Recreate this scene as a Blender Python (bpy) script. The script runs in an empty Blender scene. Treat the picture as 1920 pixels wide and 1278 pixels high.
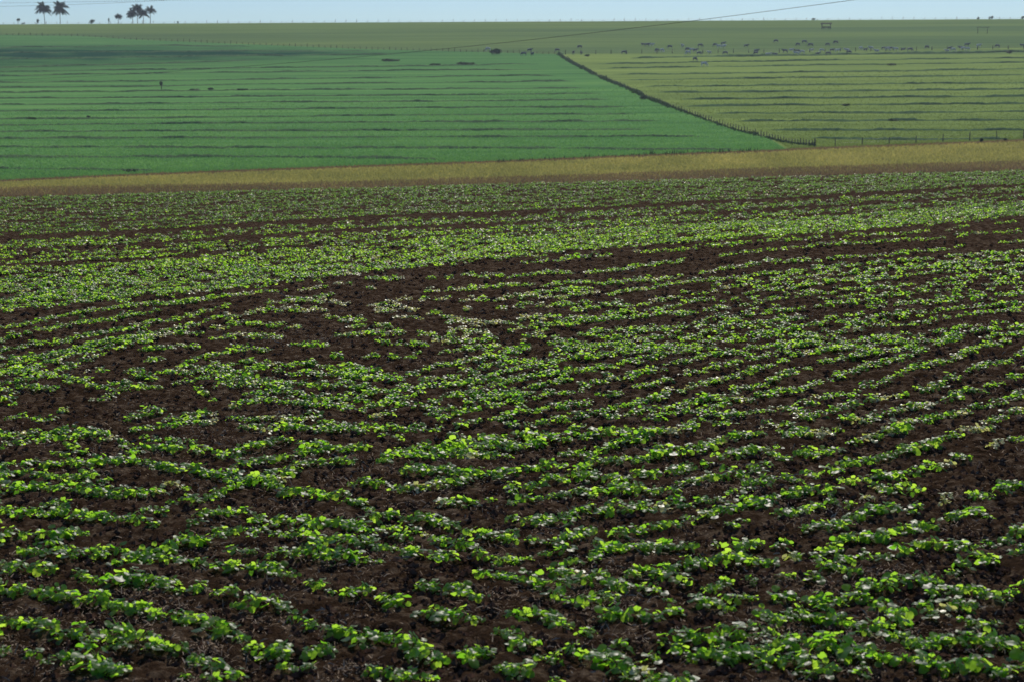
import bpy, math, random
import numpy as np
from mathutils import Vector, Matrix

R = math.radians
scene = bpy.context.scene
COL = scene.collection
rng = np.random.default_rng(7)
random.seed(7)

# ---------------------------------------------------------------- camera
ZC = 6.0
F = 3360.0                       # focal length in pixels of the 1920 px wide photograph
PITCH = math.atan((639 - 150) / F)
cam = bpy.data.cameras.new('camera')
cam.sensor_width = 36
cam.lens = 36 * F / 1920
cam.clip_start = 0.1
cam.clip_end = 8000
cam.dof.use_dof = True
cam.dof.focus_distance = 19
cam.dof.aperture_fstop = 4.8
camo = bpy.data.objects.new('camera', cam)
COL.objects.link(camo)
camo.location = (0, 0, ZC)
camo.rotation_euler = (math.pi / 2 - PITCH, 0, 0)
scene.camera = camo

# ---------------------------------------------------------------- world, sun, exposure
SUN_EL, SUN_AZ = R(40), R(9)     # ahead of the camera, a little to the right
SKY_STRENGTH, SUN_STRENGTH = 0.074, 4.5
world = bpy.data.worlds.new('World')
scene.world = world
world.use_nodes = True
wn = world.node_tree
bg = wn.nodes['Background']
sky = wn.nodes.new('ShaderNodeTexSky')
sky.sky_type = 'NISHITA'
sky.sun_disc = False
sky.sun_elevation = SUN_EL
sky.sun_rotation = SUN_AZ
sky.altitude = 300
sky.air_density = 1.0
sky.dust_density = 0.6
sky.ozone_density = 2.0
tintn = wn.nodes.new('ShaderNodeMix'); tintn.data_type = 'RGBA'; tintn.blend_type = 'MULTIPLY'
tintn.inputs[0].default_value = 1.0; tintn.inputs[7].default_value = (0.65, 0.92, 1.30, 1)
wn.links.new(sky.outputs[0], tintn.inputs[6]); wn.links.new(tintn.outputs[2], bg.inputs[0])
bg.inputs[1].default_value = SKY_STRENGTH
sun = bpy.data.lights.new('sun', 'SUN')
sun.energy = SUN_STRENGTH
sun.angle = R(0.53)
sun.color = (1.0, 0.93, 0.82)
suno = bpy.data.objects.new('sun', sun)
COL.objects.link(suno)
sdir = Vector((math.sin(SUN_AZ) * math.cos(SUN_EL), math.cos(SUN_AZ) * math.cos(SUN_EL), math.sin(SUN_EL)))
suno.rotation_euler = (-sdir).to_track_quat('-Z', 'Y').to_euler()
suno.location = (0, 0, 60)
scene.view_settings.view_transform = 'Standard'
scene.view_settings.look = 'None'
scene.view_settings.gamma = 1
scene.view_settings.use_curve_mapping = False
scene.view_settings.exposure = -0.05
scene.cycles.volume_bounces = 0
scene.cycles.max_bounces = 6
scene.cycles.transparent_max_bounces = 8

# ---------------------------------------------------------------- noise and terrain
def _hash(i, j, s):
    n = (i.astype(np.int64) * 374761393 + j.astype(np.int64) * 668265263 + s * 974634777) & 0xffffffff
    n = ((n ^ (n >> 13)) * 1274126177) & 0xffffffff
    return ((n ^ (n >> 16)) & 0xffff) / 65535.0

def vnoise(x, y, s=0):
    i, j = np.floor(x), np.floor(y)
    fx, fy = x - i, y - j
    fx, fy = fx * fx * (3 - 2 * fx), fy * fy * (3 - 2 * fy)
    a, b = _hash(i, j, s), _hash(i + 1, j, s)
    c, d = _hash(i, j + 1, s), _hash(i + 1, j + 1, s)
    return (a + (b - a) * fx + (c - a) * fy + (a - b - c + d) * fx * fy) * 2 - 1

def fbm(x, y, octs=3, s=0):
    r, a, t = 0, 1.0, 0
    for k in range(octs):
        r = r + a * vnoise(x * 2 ** k + 17.3 * k, y * 2 ** k - 9.1 * k, s + k)
        t += a
        a *= 0.5
    return r / t

def g_hill(Y):
    return np.interp(Y, [0, 300, 700, 1000, 1040, 1080, 1400, 3000], [-30.9, -13.5, 9.8, 31.6, 32.6, 32.0, 20, -60])

def smax(a, b, k):
    h = np.clip(0.5 + 0.5 * (a - b) / k, 0, 1)
    return b + (a - b) * h + k * h * (1 - h)

def T(X, Y):
    """height of the smooth ground"""
    X = np.asarray(X, float); Y = np.asarray(Y, float)
    near = -2.7 - 0.0208 * Y + 0.026 * X + 0.03 * fbm(X * 0.25, Y * 0.25, 2, 3)
    near = near - 0.0055 * np.clip(Y - 71, 0, None) ** 2
    hill = g_hill(Y) + 0.0052 * X
    return ZC + np.where(Y < 80, near, smax(near, hill, 3.0))

cp, sp = math.cos(PITCH), math.sin(PITCH)
def ray(u, v):
    """direction (x/y, z/y) of the pixel (u, v) of the 1920x1278 photograph"""
    dx = (np.asarray(u, float) - 960) / F
    dy = (639 - np.asarray(v, float)) / F
    wy = cp + dy * sp
    wz = -sp + dy * cp
    return dx / wy, wz / wy

def near_hit(u, v):
    a, b = ray(u, v)
    a, b = np.broadcast_arrays(a, b)
    Y = -2.7 / (b + 0.0208 - 0.026 * a)
    Y = np.clip(Y, 3, 79)
    for _ in range(6):
        z = T(a * Y, Y) - ZC
        Y = np.clip(Y + (z - b * Y) / (b - (-0.0208)) , 3, 79)
    return a * Y, Y

def far_hit(u, v, hi=1040.0):
    a, b = ray(u, v)
    a, b = np.broadcast_arrays(a, b)
    lo = np.full(a.shape, 200.0); h = np.full(a.shape, hi)
    for _ in range(30):                      # ray is above the hill at lo, below at h
        m = (lo + h) / 2
        above = b * m > g_hill(m) + 0.0052 * a * m
        lo = np.where(above, m, lo); h = np.where(above, h, m)
    Y = (lo + h) / 2
    return a * Y, Y

def P_far(u, v):
    X, Y = far_hit(np.array([u]), np.array([v]))
    return Vector((X[0], Y[0], float(T(X, Y)[0])))

# ---------------------------------------------------------------- mesh helpers
def mk_mesh(name, V, tris=None, quads=None, mat=None, smooth=True, attr=None, midx=None):
    me = bpy.data.meshes.new(name)
    V = np.asarray(V, np.float32)
    parts, starts, tot = [], [], 0
    if tris is not None and len(tris):
        t = np.asarray(tris, np.int32); parts.append(t.ravel()); starts.append(np.arange(len(t)) * 3); tot = len(t) * 3
    if quads is not None and len(quads):
        q = np.asarray(quads, np.int32); parts.append(q.ravel()); starts.append(tot + np.arange(len(q)) * 4)
    loops = np.concatenate(parts); st = np.concatenate(starts).astype(np.int32)
    me.vertices.add(len(V)); me.vertices.foreach_set('co', V.ravel())
    me.loops.add(len(loops)); me.loops.foreach_set('vertex_index', loops)
    me.polygons.add(len(st)); me.polygons.foreach_set('loop_start', st)
    me.update(calc_edges=True)
    me.polygons.foreach_set('use_smooth', np.full(len(st), smooth))
    if midx is not None:
        me.polygons.foreach_set('material_index', np.asarray(midx, np.int32))
    for m in (mat if isinstance(mat, (list, tuple)) else [mat]):
        if m: me.materials.append(m)
    if attr:
        for k, a in attr.items():
            at = me.attributes.new(k, 'FLOAT', 'POINT'); at.data.foreach_set('value', np.asarray(a, np.float32))
    me.validate()
    return me

def link(name, me, parent=None):
    o = bpy.data.objects.new(name, me)
    COL.objects.link(o)
    if parent: o.parent = parent
    return o

def tag(o, label=None, cat=None, group=None, kind=None):
    if label: o['label'] = label
    if cat: o['category'] = cat
    if group: o['group'] = group
    if kind: o['kind'] = kind
    return o

class MB:
    """collects simple solids into one mesh"""
    def __init__(s): s.V, s.T, s.Q, s.n = [], [], [], 0
    def add(s, V, T=None, Q=None):
        V = np.asarray(V, float).reshape(-1, 3)
        s.V.append(V)
        if T is not None and len(T): s.T.append(np.asarray(T) + s.n)
        if Q is not None and len(Q): s.Q.append(np.asarray(Q) + s.n)
        s.n += len(V)
    def tube(s, pts, rad, seg=6, cap=True):
        pts = np.asarray(pts, float); n = len(pts)
        rad = np.broadcast_to(rad, (n,))
        d = np.gradient(pts, axis=0); d /= np.linalg.norm(d, axis=1)[:, None] + 1e-9
        up = np.array([0, 0, 1.0]) if abs(d[0, 2]) < 0.9 else np.array([1.0, 0, 0])
        V = []
        for k in range(n):
            a = np.cross(d[k], up); a /= np.linalg.norm(a) + 1e-9
            b = np.cross(d[k], a)
            for j in range(seg):
                t = 2 * math.pi * j / seg
                V.append(pts[k] + rad[k] * (math.cos(t) * a + math.sin(t) * b))
        Q = [(k * seg + j, k * seg + (j + 1) % seg, (k + 1) * seg + (j + 1) % seg, (k + 1) * seg + j) for k in range(n - 1) for j in range(seg)]
        Tt = []
        if cap:
            V.append(pts[0]); V.append(pts[-1]); c0, c1 = len(V) - 2, len(V) - 1
            for j in range(seg):
                Tt.append((c0, (j + 1) % seg, j)); Tt.append((c1, (n - 1) * seg + j, (n - 1) * seg + (j + 1) % seg))
        s.add(V, Tt, Q)
    def box(s, c, sz, rz=0):
        cx, cy, cz = c; hx, hy, hz = [q / 2 for q in sz]
        V = []
        for z in (-hz, hz):
            for x, y in ((-hx, -hy), (hx, -hy), (hx, hy), (-hx, hy)):
                V.append((cx + x * math.cos(rz) - y * math.sin(rz), cy + x * math.sin(rz) + y * math.cos(rz), cz + z))
        s.add(V, None, [(0, 3, 2, 1), (4, 5, 6, 7), (0, 1, 5, 4), (1, 2, 6, 5), (2, 3, 7, 6), (3, 0, 4, 7)])
    def mesh(s, name, mat, smooth=True):
        return mk_mesh(name, np.concatenate(s.V), np.concatenate(s.T) if s.T else None, np.concatenate(s.Q) if s.Q else None, mat, smooth)
    def build(s, name, mat, parent=None, smooth=True):
        return link(name, s.mesh(name, mat, smooth), parent)

# ---------------------------------------------------------------- materials
def new_mat(name):
    m = bpy.data.materials.new(name); m.use_nodes = True
    nt = m.node_tree
    return m, nt, nt.nodes, nt.nodes['Principled BSDF'], nt.nodes['Material Output']

def ramp(nd, stops):
    r = nd.new('ShaderNodeValToRGB')
    while len(r.color_ramp.elements) < len(stops): r.color_ramp.elements.new(0.5)
    for e, (p, c) in zip(r.color_ramp.elements, stops):
        e.position = p; e.color = (*c, 1)
    return r

def noise_mat(name, stops, scale=(1, 1, 1), nscale=1.0, detail=6, rough=0.9, bump=0.0, bscale=4.0, bdist=0.1, spec=0.2, attr=None, stops2=None):
    m, nt, nd, b, out = new_mat(name)
    tc = nd.new('ShaderNodeTexCoord'); mp = nd.new('ShaderNodeMapping')
    mp.inputs['Scale'].default_value = scale
    nt.links.new(tc.outputs['Object'], mp.inputs['Vector'])
    n = nd.new('ShaderNodeTexNoise'); n.inputs['Scale'].default_value = nscale; n.inputs['Detail'].default_value = detail
    n.inputs['Roughness'].default_value = 0.65
    nt.links.new(mp.outputs[0], n.inputs['Vector'])
    r = ramp(nd, stops); nt.links.new(n.outputs['Fac'], r.inputs[0])
    colour = r.outputs[0]
    if attr:
        at = nd.new('ShaderNodeAttribute'); at.attribute_name = attr
        r2 = ramp(nd, stops2); nt.links.new(n.outputs['Fac'], r2.inputs[0])
        mx = nd.new('ShaderNodeMix'); mx.data_type = 'RGBA'
        nt.links.new(at.outputs['Fac'], mx.inputs[0]); nt.links.new(colour, mx.inputs[6]); nt.links.new(r2.outputs[0], mx.inputs[7])
        colour = mx.outputs[2]
    nt.links.new(colour, b.inputs['Base Color'])
    b.inputs['Roughness'].default_value = rough
    b.inputs['Specular IOR Level'].default_value = spec if name in ('dark_cable', 'horn') else 0.0
    if bump:
        n2 = nd.new('ShaderNodeTexNoise'); n2.inputs['Scale'].default_value = bscale; n2.inputs['Detail'].default_value = 8
        n2.inputs['Roughness'].default_value = 0.7
        nt.links.new(tc.outputs['Object'], n2.inputs['Vector'])
        bp = nd.new('ShaderNodeBump'); bp.inputs['Strength'].default_value = bump; bp.inputs['Distance'].default_value = bdist
        nt.links.new(n2.outputs['Fac'], bp.inputs['Height']); nt.links.new(bp.outputs[0], b.inputs['Normal'])
    return m

def leaf_mat(name, c0, c1, t0, t1, trans=0.5, rough=0.36, spec=0.6):
    """glossy thin leaf: principled front mixed with translucency, tinted per leaf by the attribute"""
    m, nt, nd, b, out = new_mat(name)
    at = nd.new('ShaderNodeAttribute'); at.attribute_name = 'tint'
    r1 = ramp(nd, [(0, c0), (1, c1)]); r2 = ramp(nd, [(0, t0), (1, t1)])
    nt.links.new(at.outputs['Fac'], r1.inputs[0]); nt.links.new(at.outputs['Fac'], r2.inputs[0])
    nt.links.new(r1.outputs[0], b.inputs['Base Color'])
    b.inputs['Roughness'].default_value = rough
    b.inputs['Specular IOR Level'].default_value = spec
    tr = nd.new('ShaderNodeBsdfTranslucent'); nt.links.new(r2.outputs[0], tr.inputs[0])
    mx = nd.new('ShaderNodeMixShader'); mx.inputs[0].default_value = trans
    nt.links.new(b.outputs[0], mx.inputs[1]); nt.links.new(tr.outputs[0], mx.inputs[2])
    nt.links.new(mx.outputs[0], out.inputs[0])
    return m

M = {}
M['soil'] = noise_mat('red_soil', [(0.3, (0.017, 0.0105, 0.006)), (0.5, (0.050, 0.031, 0.019)), (0.68, (0.155, 0.115, 0.078))], nscale=9, detail=10, rough=0.95, bump=1.0, bscale=38, bdist=0.045, spec=0.15)
M['leaf'] = leaf_mat('cotton_leaf', (0.022, 0.078, 0.016), (0.065, 0.15, 0.018), (0.22, 0.56, 0.02), (0.60, 0.90, 0.07), 0.64, 0.42, 0.5)
M['leaf_far'] = leaf_mat('cotton_leaf_far', (0.035, 0.10, 0.025), (0.07, 0.17, 0.035), (0.14, 0.36, 0.03), (0.36, 0.60, 0.07), 0.5, 0.5, 0.35)
M['leaf_pale'] = leaf_mat('bleached_leaf', (0.26, 0.30, 0.10), (0.55, 0.54, 0.32), (0.6, 0.7, 0.10), (0.85, 0.80, 0.30), 0.4, 0.4, 0.5)
M['stem'] = noise_mat('seedling_stem', [(0.3, (0.06, 0.05, 0.02)), (0.7, (0.10, 0.09, 0.03))], nscale=30, rough=0.6)
M['straw'] = noise_mat('dry_straw', [(0.3, (0.09, 0.06, 0.04)), (0.7, (0.46, 0.36, 0.25))], nscale=9, rough=0.6, spec=0.4)
M['clod'] = noise_mat('soil_clod', [(0.3, (0.045, 0.022, 0.013)), (0.7, (0.12, 0.07, 0.045))], nscale=7, rough=0.95)
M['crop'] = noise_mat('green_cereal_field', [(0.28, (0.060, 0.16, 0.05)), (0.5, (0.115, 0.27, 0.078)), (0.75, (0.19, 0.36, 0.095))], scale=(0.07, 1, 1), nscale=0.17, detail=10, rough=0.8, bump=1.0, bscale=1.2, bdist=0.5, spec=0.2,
                      attr='tone', stops2=[(0.3, (0.010, 0.048, 0.026)), (0.6, (0.016, 0.072, 0.036))])  # dark blue-green ramp, also carries the painted cloud shadow
M['pasture'] = noise_mat('olive_pasture', [(0.28, (0.13, 0.19, 0.055)), (0.5, (0.19, 0.265, 0.070)), (0.72, (0.26, 0.34, 0.09))], scale=(0.08, 1, 1), nscale=0.12, detail=10, rough=0.9, bump=0.9, bscale=1.0, bdist=0.4, spec=0.1,
                         attr='tone', stops2=[(0.3, (0.07, 0.12, 0.05)), (0.6, (0.10, 0.165, 0.06))])
M['bank'] = noise_mat('terrace_bank_grass', [(0.3, (0.055, 0.10, 0.045)), (0.7, (0.10, 0.165, 0.07))], nscale=0.7, rough=0.95, bump=0.8, bscale=3, bdist=0.2)
M['strip'] = noise_mat('golden_grass_ground', [(0.3, (0.22, 0.21, 0.065)), (0.7, (0.38, 0.34, 0.11))], nscale=0.3, rough=0.95)
M['brownground'] = noise_mat('brown_grass_ground', [(0.3, (0.13, 0.075, 0.045)), (0.7, (0.20, 0.12, 0.07))], nscale=0.3, rough=0.95)
M['goldblade'] = leaf_mat('golden_grass_blade', (0.20, 0.22, 0.06), (0.62, 0.54, 0.17), (0.24, 0.26, 0.06), (0.62, 0.54, 0.14), 0.4, 0.6, 0.2)
M['brownblade'] = leaf_mat('brown_grass_blade', (0.18, 0.125, 0.06), (0.34, 0.245, 0.12), (0.18, 0.125, 0.05), (0.34, 0.245, 0.10), 0.35, 0.7, 0.1)
M['wood'] = noise_mat('weathered_post', [(0.3, (0.035, 0.03, 0.026)), (0.7, (0.09, 0.075, 0.06))], nscale=6, rough=0.9)
M['wire'] = noise_mat('dark_cable', [(0.3, (0.02, 0.02, 0.022)), (0.7, (0.03, 0.03, 0.03))], nscale=2, rough=0.5)
M['palmtrunk'] = noise_mat('palm_bark', [(0.3, (0.06, 0.05, 0.04)), (0.7, (0.12, 0.10, 0.08))], nscale=4, rough=0.9, bump=0.5, bscale=9)
M['frond'] = leaf_mat('palm_frond', (0.010, 0.028, 0.014), (0.02, 0.045, 0.02), (0.02, 0.05, 0.015), (0.03, 0.07, 0.02), 0.2, 0.7, 0.05)
M['bush'] = leaf_mat('bush_leaf', (0.012, 0.032, 0.012), (0.03, 0.06, 0.02), (0.03, 0.08, 0.015), (0.06, 0.12, 0.02), 0.25, 0.5, 0.3)
M['hide'] = noise_mat('white_grey_hide', [(0.35, (0.42, 0.42, 0.42)), (0.65, (0.75, 0.73, 0.70))], nscale=1.5, rough=0.75)
M['hide_dark'] = noise_mat('grey_hide', [(0.35, (0.08, 0.085, 0.10)), (0.65, (0.26, 0.26, 0.28))], nscale=1.5, rough=0.75)
M['horn'] = noise_mat('horn', [(0.3, (0.05, 0.045, 0.04)), (0.7, (0.12, 0.11, 0.09))], nscale=8, rough=0.5)
M['roof'] = noise_mat('old_fibre_roof', [(0.3, (0.10, 0.10, 0.10)), (0.7, (0.2, 0.2, 0.19))], nscale=2, rough=0.9)

# ---------------------------------------------------------------- ground of the near field
XS = np.array([0, 240, 480, 720, 960, 1200, 1440, 1680, 1920], float)
def curve(vals, x):
    """row curve traced in the photograph, prolonged beyond both edges"""
    vals = np.asarray(vals, float)
    x = np.asarray(x, float)
    y = np.interp(x, XS, vals)
    # light smoothing of the kinks
    y = (np.interp(x - 90, XS, vals) + 2 * y + np.interp(x + 90, XS, vals)) / 4
    y = y + np.where(x < 0, x * (vals[1] - vals[0]) / 240, 0) + np.where(x > 1920, (x - 1920) * (vals[-1] - vals[-2]) / 240, 0)
    return y

EDGE = [369, 364, 358, 351, 343, 337, 330, 323, 317]
us = np.linspace(-560, 2480, 960)
tt = np.linspace(0, 1, 820)
Ynear = 5.2 * (79.0 / 5.2) ** tt
ax = (us - 960) / F / cp
YY, AA = np.meshgrid(Ynear, ax, indexing='ij')
XX = AA * YY
ZZ = T(XX, YY)
amp = np.clip(1.2 - YY / 90, 0.2, 1)
dz = 0.035 * fbm(XX * 1.6, YY * 1.6, 2, 21) + 0.035 * fbm(XX * 5, YY * 5, 2, 31) + 0.028 * np.abs(fbm(XX * 14, YY * 14, 2, 41)) + 0.008 * vnoise(XX * 45, YY * 45, 51)
def clods(X, Y):
    return 0.035 * fbm(X * 1.6, Y * 1.6, 2, 21)
ZZ = ZZ + dz * amp * np.clip((79 - YY) / 4, 0, 1)
def grid_quads(n, m):
    i = np.arange(n - 1)[:, None] * m + np.arange(m - 1)[None]
    return np.stack([i, i + 1, i + m + 1, i + m], -1).reshape(-1, 4)
V = np.stack([XX, YY, ZZ], -1).reshape(-1, 3)
tag(link('ploughed_field', mk_mesh('ploughed_field', V, None, grid_quads(*XX.shape), M['soil'])), kind='structure')

gx, gy = np.linspace(-90, 90, 361), np.linspace(-25, 78.5, 208)
GY, GX = np.meshgrid(gy, gx, indexing='ij')
ga = GX / np.maximum(GY, 0.1)
inside = np.clip((ga - ax[0] - 0.02) / 0.06, 0, 1) * np.clip((ax[-1] - 0.02 - ga) / 0.06, 0, 1) * np.clip((GY - 5.3) / 0.6, 0, 1)
GZ = T(GX, GY) - 0.14 * inside + 0.035 * fbm(GX * 1.6, GY * 1.6, 2, 21)
tag(link('field_ground', mk_mesh('field_ground', np.stack([GX, GY, GZ], -1).reshape(-1, 3), None, grid_quads(208, 361), M['soil'])), kind='structure')

# ---------------------------------------------------------------- hill sheets, cut along the field borders of the photograph
def lin(pts):
    p = np.array(pts, float)
    return lambda x: np.interp(x, p[:, 0], p[:, 1])
STRIP_TOP0 = lin([(-400, 356), (0, 338), (250, 327), (480, 318), (730, 309), (960, 301), (1200, 291), (1440, 282), (1530, 277), (1700, 271), (1920, 262), (2320, 244)])
STRIP_MID = lin([(-400, 376), (0, 358), (300, 353), (640, 347), (900, 339), (1100, 333), (1280, 326), (1600, 316), (1920, 307), (2320, 294)])
STRIP_TOPB = lambda x: STRIP_TOP0(x) + 6.5 - 2.0 * np.clip(np.asarray(x) / 1920, 0, 1)
STRIP_BOT = lambda x: STRIP_MID(x) + 60
FIELD_TOP = lin([(-400, 62), (0, 66), (150, 68), (260, 75), (480, 84), (700, 93), (905, 98), (1045, 102), (1475, 97), (1920, 90), (2320, 86)])
DIAG = [(1047, 101), (1067, 115), (1100, 132), (1130, 147), (1175, 165), (1210, 182), (1255, 200), (1310, 220), (1372, 242), (1440, 259), (1475, 280)]
dv = np.array(DIAG, float)

def sheet(name, mat, xl, xr, vb, vt, n, m, tone=None):
    """xl, xr: functions of t; vb, vt: border curves as functions of x"""
    t = np.linspace(0, 1, m)[:, None]
    s = np.linspace(0, 1, n)[None, :]
    x = xl(t) + (xr(t) - xl(t)) * s
    v = vb(x) + (vt(x) - vb(x)) * t
    X, Y = far_hit(x, v)
    Z = T(X, Y)
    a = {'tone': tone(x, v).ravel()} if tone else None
    me = mk_mesh(name, np.stack([X, Y, Z], -1).reshape(-1, 3), None, grid_quads(m, n), mat, attr=a)
    return tag(link(name, me), kind='structure')

def diag_x(t):
    # x of the diagonal border where it crosses the share t between the strip and the upper border
    xx = np.linspace(1047, 1475, 400)
    vv = np.interp(xx, dv[:, 0], dv[:, 1])
    q = (vv - STRIP_TOP0(xx)) / (FIELD_TOP(xx) - STRIP_TOP0(xx))
    return np.interp(t, q[::-1], xx[::-1])
def bumpf(x, v, cx, cv, rx, rv):
    return np.exp(-((x - cx) / rx) ** 2 - ((v - cv) / rv) ** 2)
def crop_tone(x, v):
    a = 0.85 * np.clip((720 - x) / 420, 0, 1) * np.exp(-((v - 98 - x * 0.01) / 13) ** 2)  # cloud shadow over the upper left field, painted in as darker crop colour
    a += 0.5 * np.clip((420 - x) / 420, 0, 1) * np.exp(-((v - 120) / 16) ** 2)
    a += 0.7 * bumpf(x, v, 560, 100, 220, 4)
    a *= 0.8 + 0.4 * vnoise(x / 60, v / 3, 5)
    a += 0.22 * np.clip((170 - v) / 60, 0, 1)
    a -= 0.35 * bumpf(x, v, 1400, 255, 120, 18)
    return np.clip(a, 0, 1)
def past_tone(x, v):
    a = 0.55 * np.exp(-((v - 102 + (x - 1200) * 0.006) / 4.5) ** 2) * np.clip((x - 1150) / 120, 0, 1)
    a = a + 0.35 * vnoise(x / 160, v / 2.2, 9) * 0.5 + 0.12 * np.exp(-((v - 240) / 30) ** 2)
    return np.clip(a, 0, 1)
cst = lambda c: (lambda t: np.full_like(t, float(c)))
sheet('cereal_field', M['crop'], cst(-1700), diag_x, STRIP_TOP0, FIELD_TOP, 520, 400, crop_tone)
sheet('terraced_pasture', M['pasture'], diag_x, cst(3600), STRIP_TOP0, FIELD_TOP, 300, 400, past_tone)
# upper pasture, up to the crest and over it
xs = np.linspace(-1700, 3600, 260)
X0, Y0 = far_hit(xs, FIELD_TOP(xs))
aa = X0 / Y0
tq = np.linspace(0, 1, 160)[:, None]
YU = Y0[None] + (1600 - Y0[None]) * tq ** 1.3
XU = aa[None] * YU
ZU = T(XU, YU)
tone = np.clip(0.25 + 0.5 * vnoise(XU / 220, YU / 30, 12) + 0.35 * np.clip((YU - 850) / 200, 0, 1) * np.clip(0.2 - XU / 1000, 0, 1), 0, 1)
tag(link('upper_pasture', mk_mesh('upper_pasture', np.stack([XU, YU, ZU], -1).reshape(-1, 3), None, grid_quads(160, 260), M['pasture'], attr={'tone': np.clip(tone.ravel() * 0.7 + 0.5, 0, 1)})), kind='structure')
sheet('golden_grass_ground', M['strip'], cst(-1700), cst(3600), STRIP_MID, STRIP_TOPB, 260, 40)
sheet('grass_verge', M['brownground'], cst(-1700), cst(3600), STRIP_TOPB, STRIP_TOP0, 260, 8)
# valley floor between the ploughed field and the strip
XB, YB = far_hit(xs, STRIP_MID(xs))
ab = XB / YB
YV = 79.0 + (YB[None] - 79.0) * np.linspace(0, 1, 90)[:, None]
XV = ab[None] * YV
tag(link('valley_ground', mk_mesh('valley_ground', np.stack([XV, YV, T(XV, YV)], -1).reshape(-1, 3), None, grid_quads(90, 260), M['brownground'])), kind='structure')

# ---------------------------------------------------------------- terrace banks
def bank(pts, w=1.5, h=0.5):
    p = np.array(pts, float)
    L = abs(p[-1, 0] - p[0, 0])
    n = max(20, int(L / 2.5))
    x = np.linspace(p[0, 0], p[-1, 0], n)
    v = np.interp(x, p[:, 0], p[:, 1])
    v = v + 0.7 * vnoise(x / 45, v * 0 + p[0, 1], 3) + 0.3 * vnoise(x / 9, v * 0 + p[0, 1], 4)
    X, Y = far_hit(x, v)
    ends = np.clip(np.minimum(np.arange(n), np.arange(n)[::-1]) / 12, 0, 1)
    seed = int(p[0, 1] * 7)
    hh = h * (0.85 + 0.28 * vnoise(x / 30, 0 * x + seed, 6) + 0.15 * vnoise(x / 6, 0 * x + seed, 8))
    hh = np.clip(hh * np.clip(1.05 + 0.8 * vnoise(x / 70, 0 * x + seed, 16), 0.4, 1.15), 0.05, None) * ends
    ww = w * (0.8 + 0.4 * vnoise(x / 50, 0 * x + seed, 7)) * (0.3 + 0.7 * ends)
    rows = []
    for f_, zf in ((-0.75, -0.05), (-0.5, 0.45), (-0.15, 1.0), (0.2, 0.9), (0.6, 0.4), (0.9, -0.05)):
        yy = Y + f_ * ww
        xx = X * yy / Y
        jit = 0.12 * vnoise(x / 2.1 + 31 * f_, 0 * x + seed, 11) * (zf > 0)
        rows.append(np.stack([xx, yy, T(xx, yy) + zf * hh + jit * ends], -1))
    Vb = np.stack(rows, 0)
    o = link('terrace_bank', mk_mesh('terrace_bank', Vb.reshape(-1, 3), None, grid_quads(6, n), M['bank']))
    tag(o, kind='structure')

LEFT = [(-300, 90, 0, 90, 330, 86, 480, 88), (-300, 103, 0, 100, 480, 96, 700, 96), (-300, 113, 0, 111, 480, 105, 740, 102), (-300, 129, 0, 127, 240, 121, 480, 114),
        (-300, 137, 0, 135, 300, 131, 480, 127, 720, 125, 960, 121, 1012, 121), (-300, 146, 0, 143, 200, 139, 480, 136, 720, 133, 960, 131, 1030, 131),
        (-300, 158, 0, 155, 240, 153, 480, 149, 720, 146, 960, 142.5, 1045, 142), (-300, 166, 0, 164, 240, 163, 480, 158, 960, 154, 1080, 152),
        (-300, 175, 0, 174, 240, 172, 480, 169, 720, 168, 960, 166, 1100, 165), (-300, 186, 0, 185, 240, 184, 480, 181, 960, 177.5, 1130, 176),
        (-300, 198, 0, 197, 240, 195, 480, 192.5, 720, 191, 960, 189, 1150, 187), (-300, 210, 0, 209, 240, 207.5, 480, 205, 960, 202, 1180, 201),
        (-300, 225, 0, 224, 240, 222, 480, 219.5, 720, 217, 960, 215, 1190, 215), (-300, 236, 0, 235, 240, 233, 480, 231, 960, 229, 1240, 227),
        (-300, 247, 0, 247, 480, 246, 960, 244, 1210, 243), (-300, 261, 0, 260, 240, 259, 480, 259, 720, 258, 960, 257, 1330, 256),
        (-300, 276, 0, 276, 480, 278, 960, 278, 1180, 281, 1400, 282), (-300, 294, 0, 294.5, 240, 295, 480, 295, 700, 297, 850, 300), (-300, 317, 0, 317, 150, 318.5, 300, 321)]
RIGHT = [(1180, 109, 1440, 105.5, 1920, 98, 2250, 94), (1110, 121, 1440, 115, 1680, 112, 1920, 109, 2250, 105), (1120, 129, 1300, 126, 1440, 124, 1920, 118, 2250, 114),
         (1150, 140, 1440, 137, 1680, 134, 1920, 130, 2250, 126), (1170, 150, 1440, 147, 1680, 144.5, 1920, 141, 2250, 137), (1205, 163, 1440, 160.5, 1680, 158, 1920, 155.5, 2250, 152),
         (1230, 174, 1440, 172.5, 1680, 170, 1920, 168, 2250, 165), (1270, 187, 1440, 185, 1680, 183, 1920, 181, 2250, 178), (1285, 200, 1440, 198, 1680, 197, 1920, 195, 2250, 193),
         (1340, 213, 1440, 212.5, 1680, 212, 1920, 210, 2250, 208), (1380, 227, 1440, 227.5, 1680, 226.5, 1920, 225.5, 2250, 224), (1440, 244, 1680, 244.5, 1920, 245, 2250, 245), (1520, 260, 1700, 262.5, 1900, 261)]
for k, q in enumerate(LEFT):
    bank([(q[i], q[i + 1]) for i in range(0, len(q), 2)], 2.0 if k > 3 else 3.0, 0.33 if k > 3 else 0.42)
for k, q in enumerate(RIGHT):
    bank([(q[i], q[i + 1]) for i in range(0, len(q), 2)], 2.2 if k else 3.6, 0.40 if k else 0.7)

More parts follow.
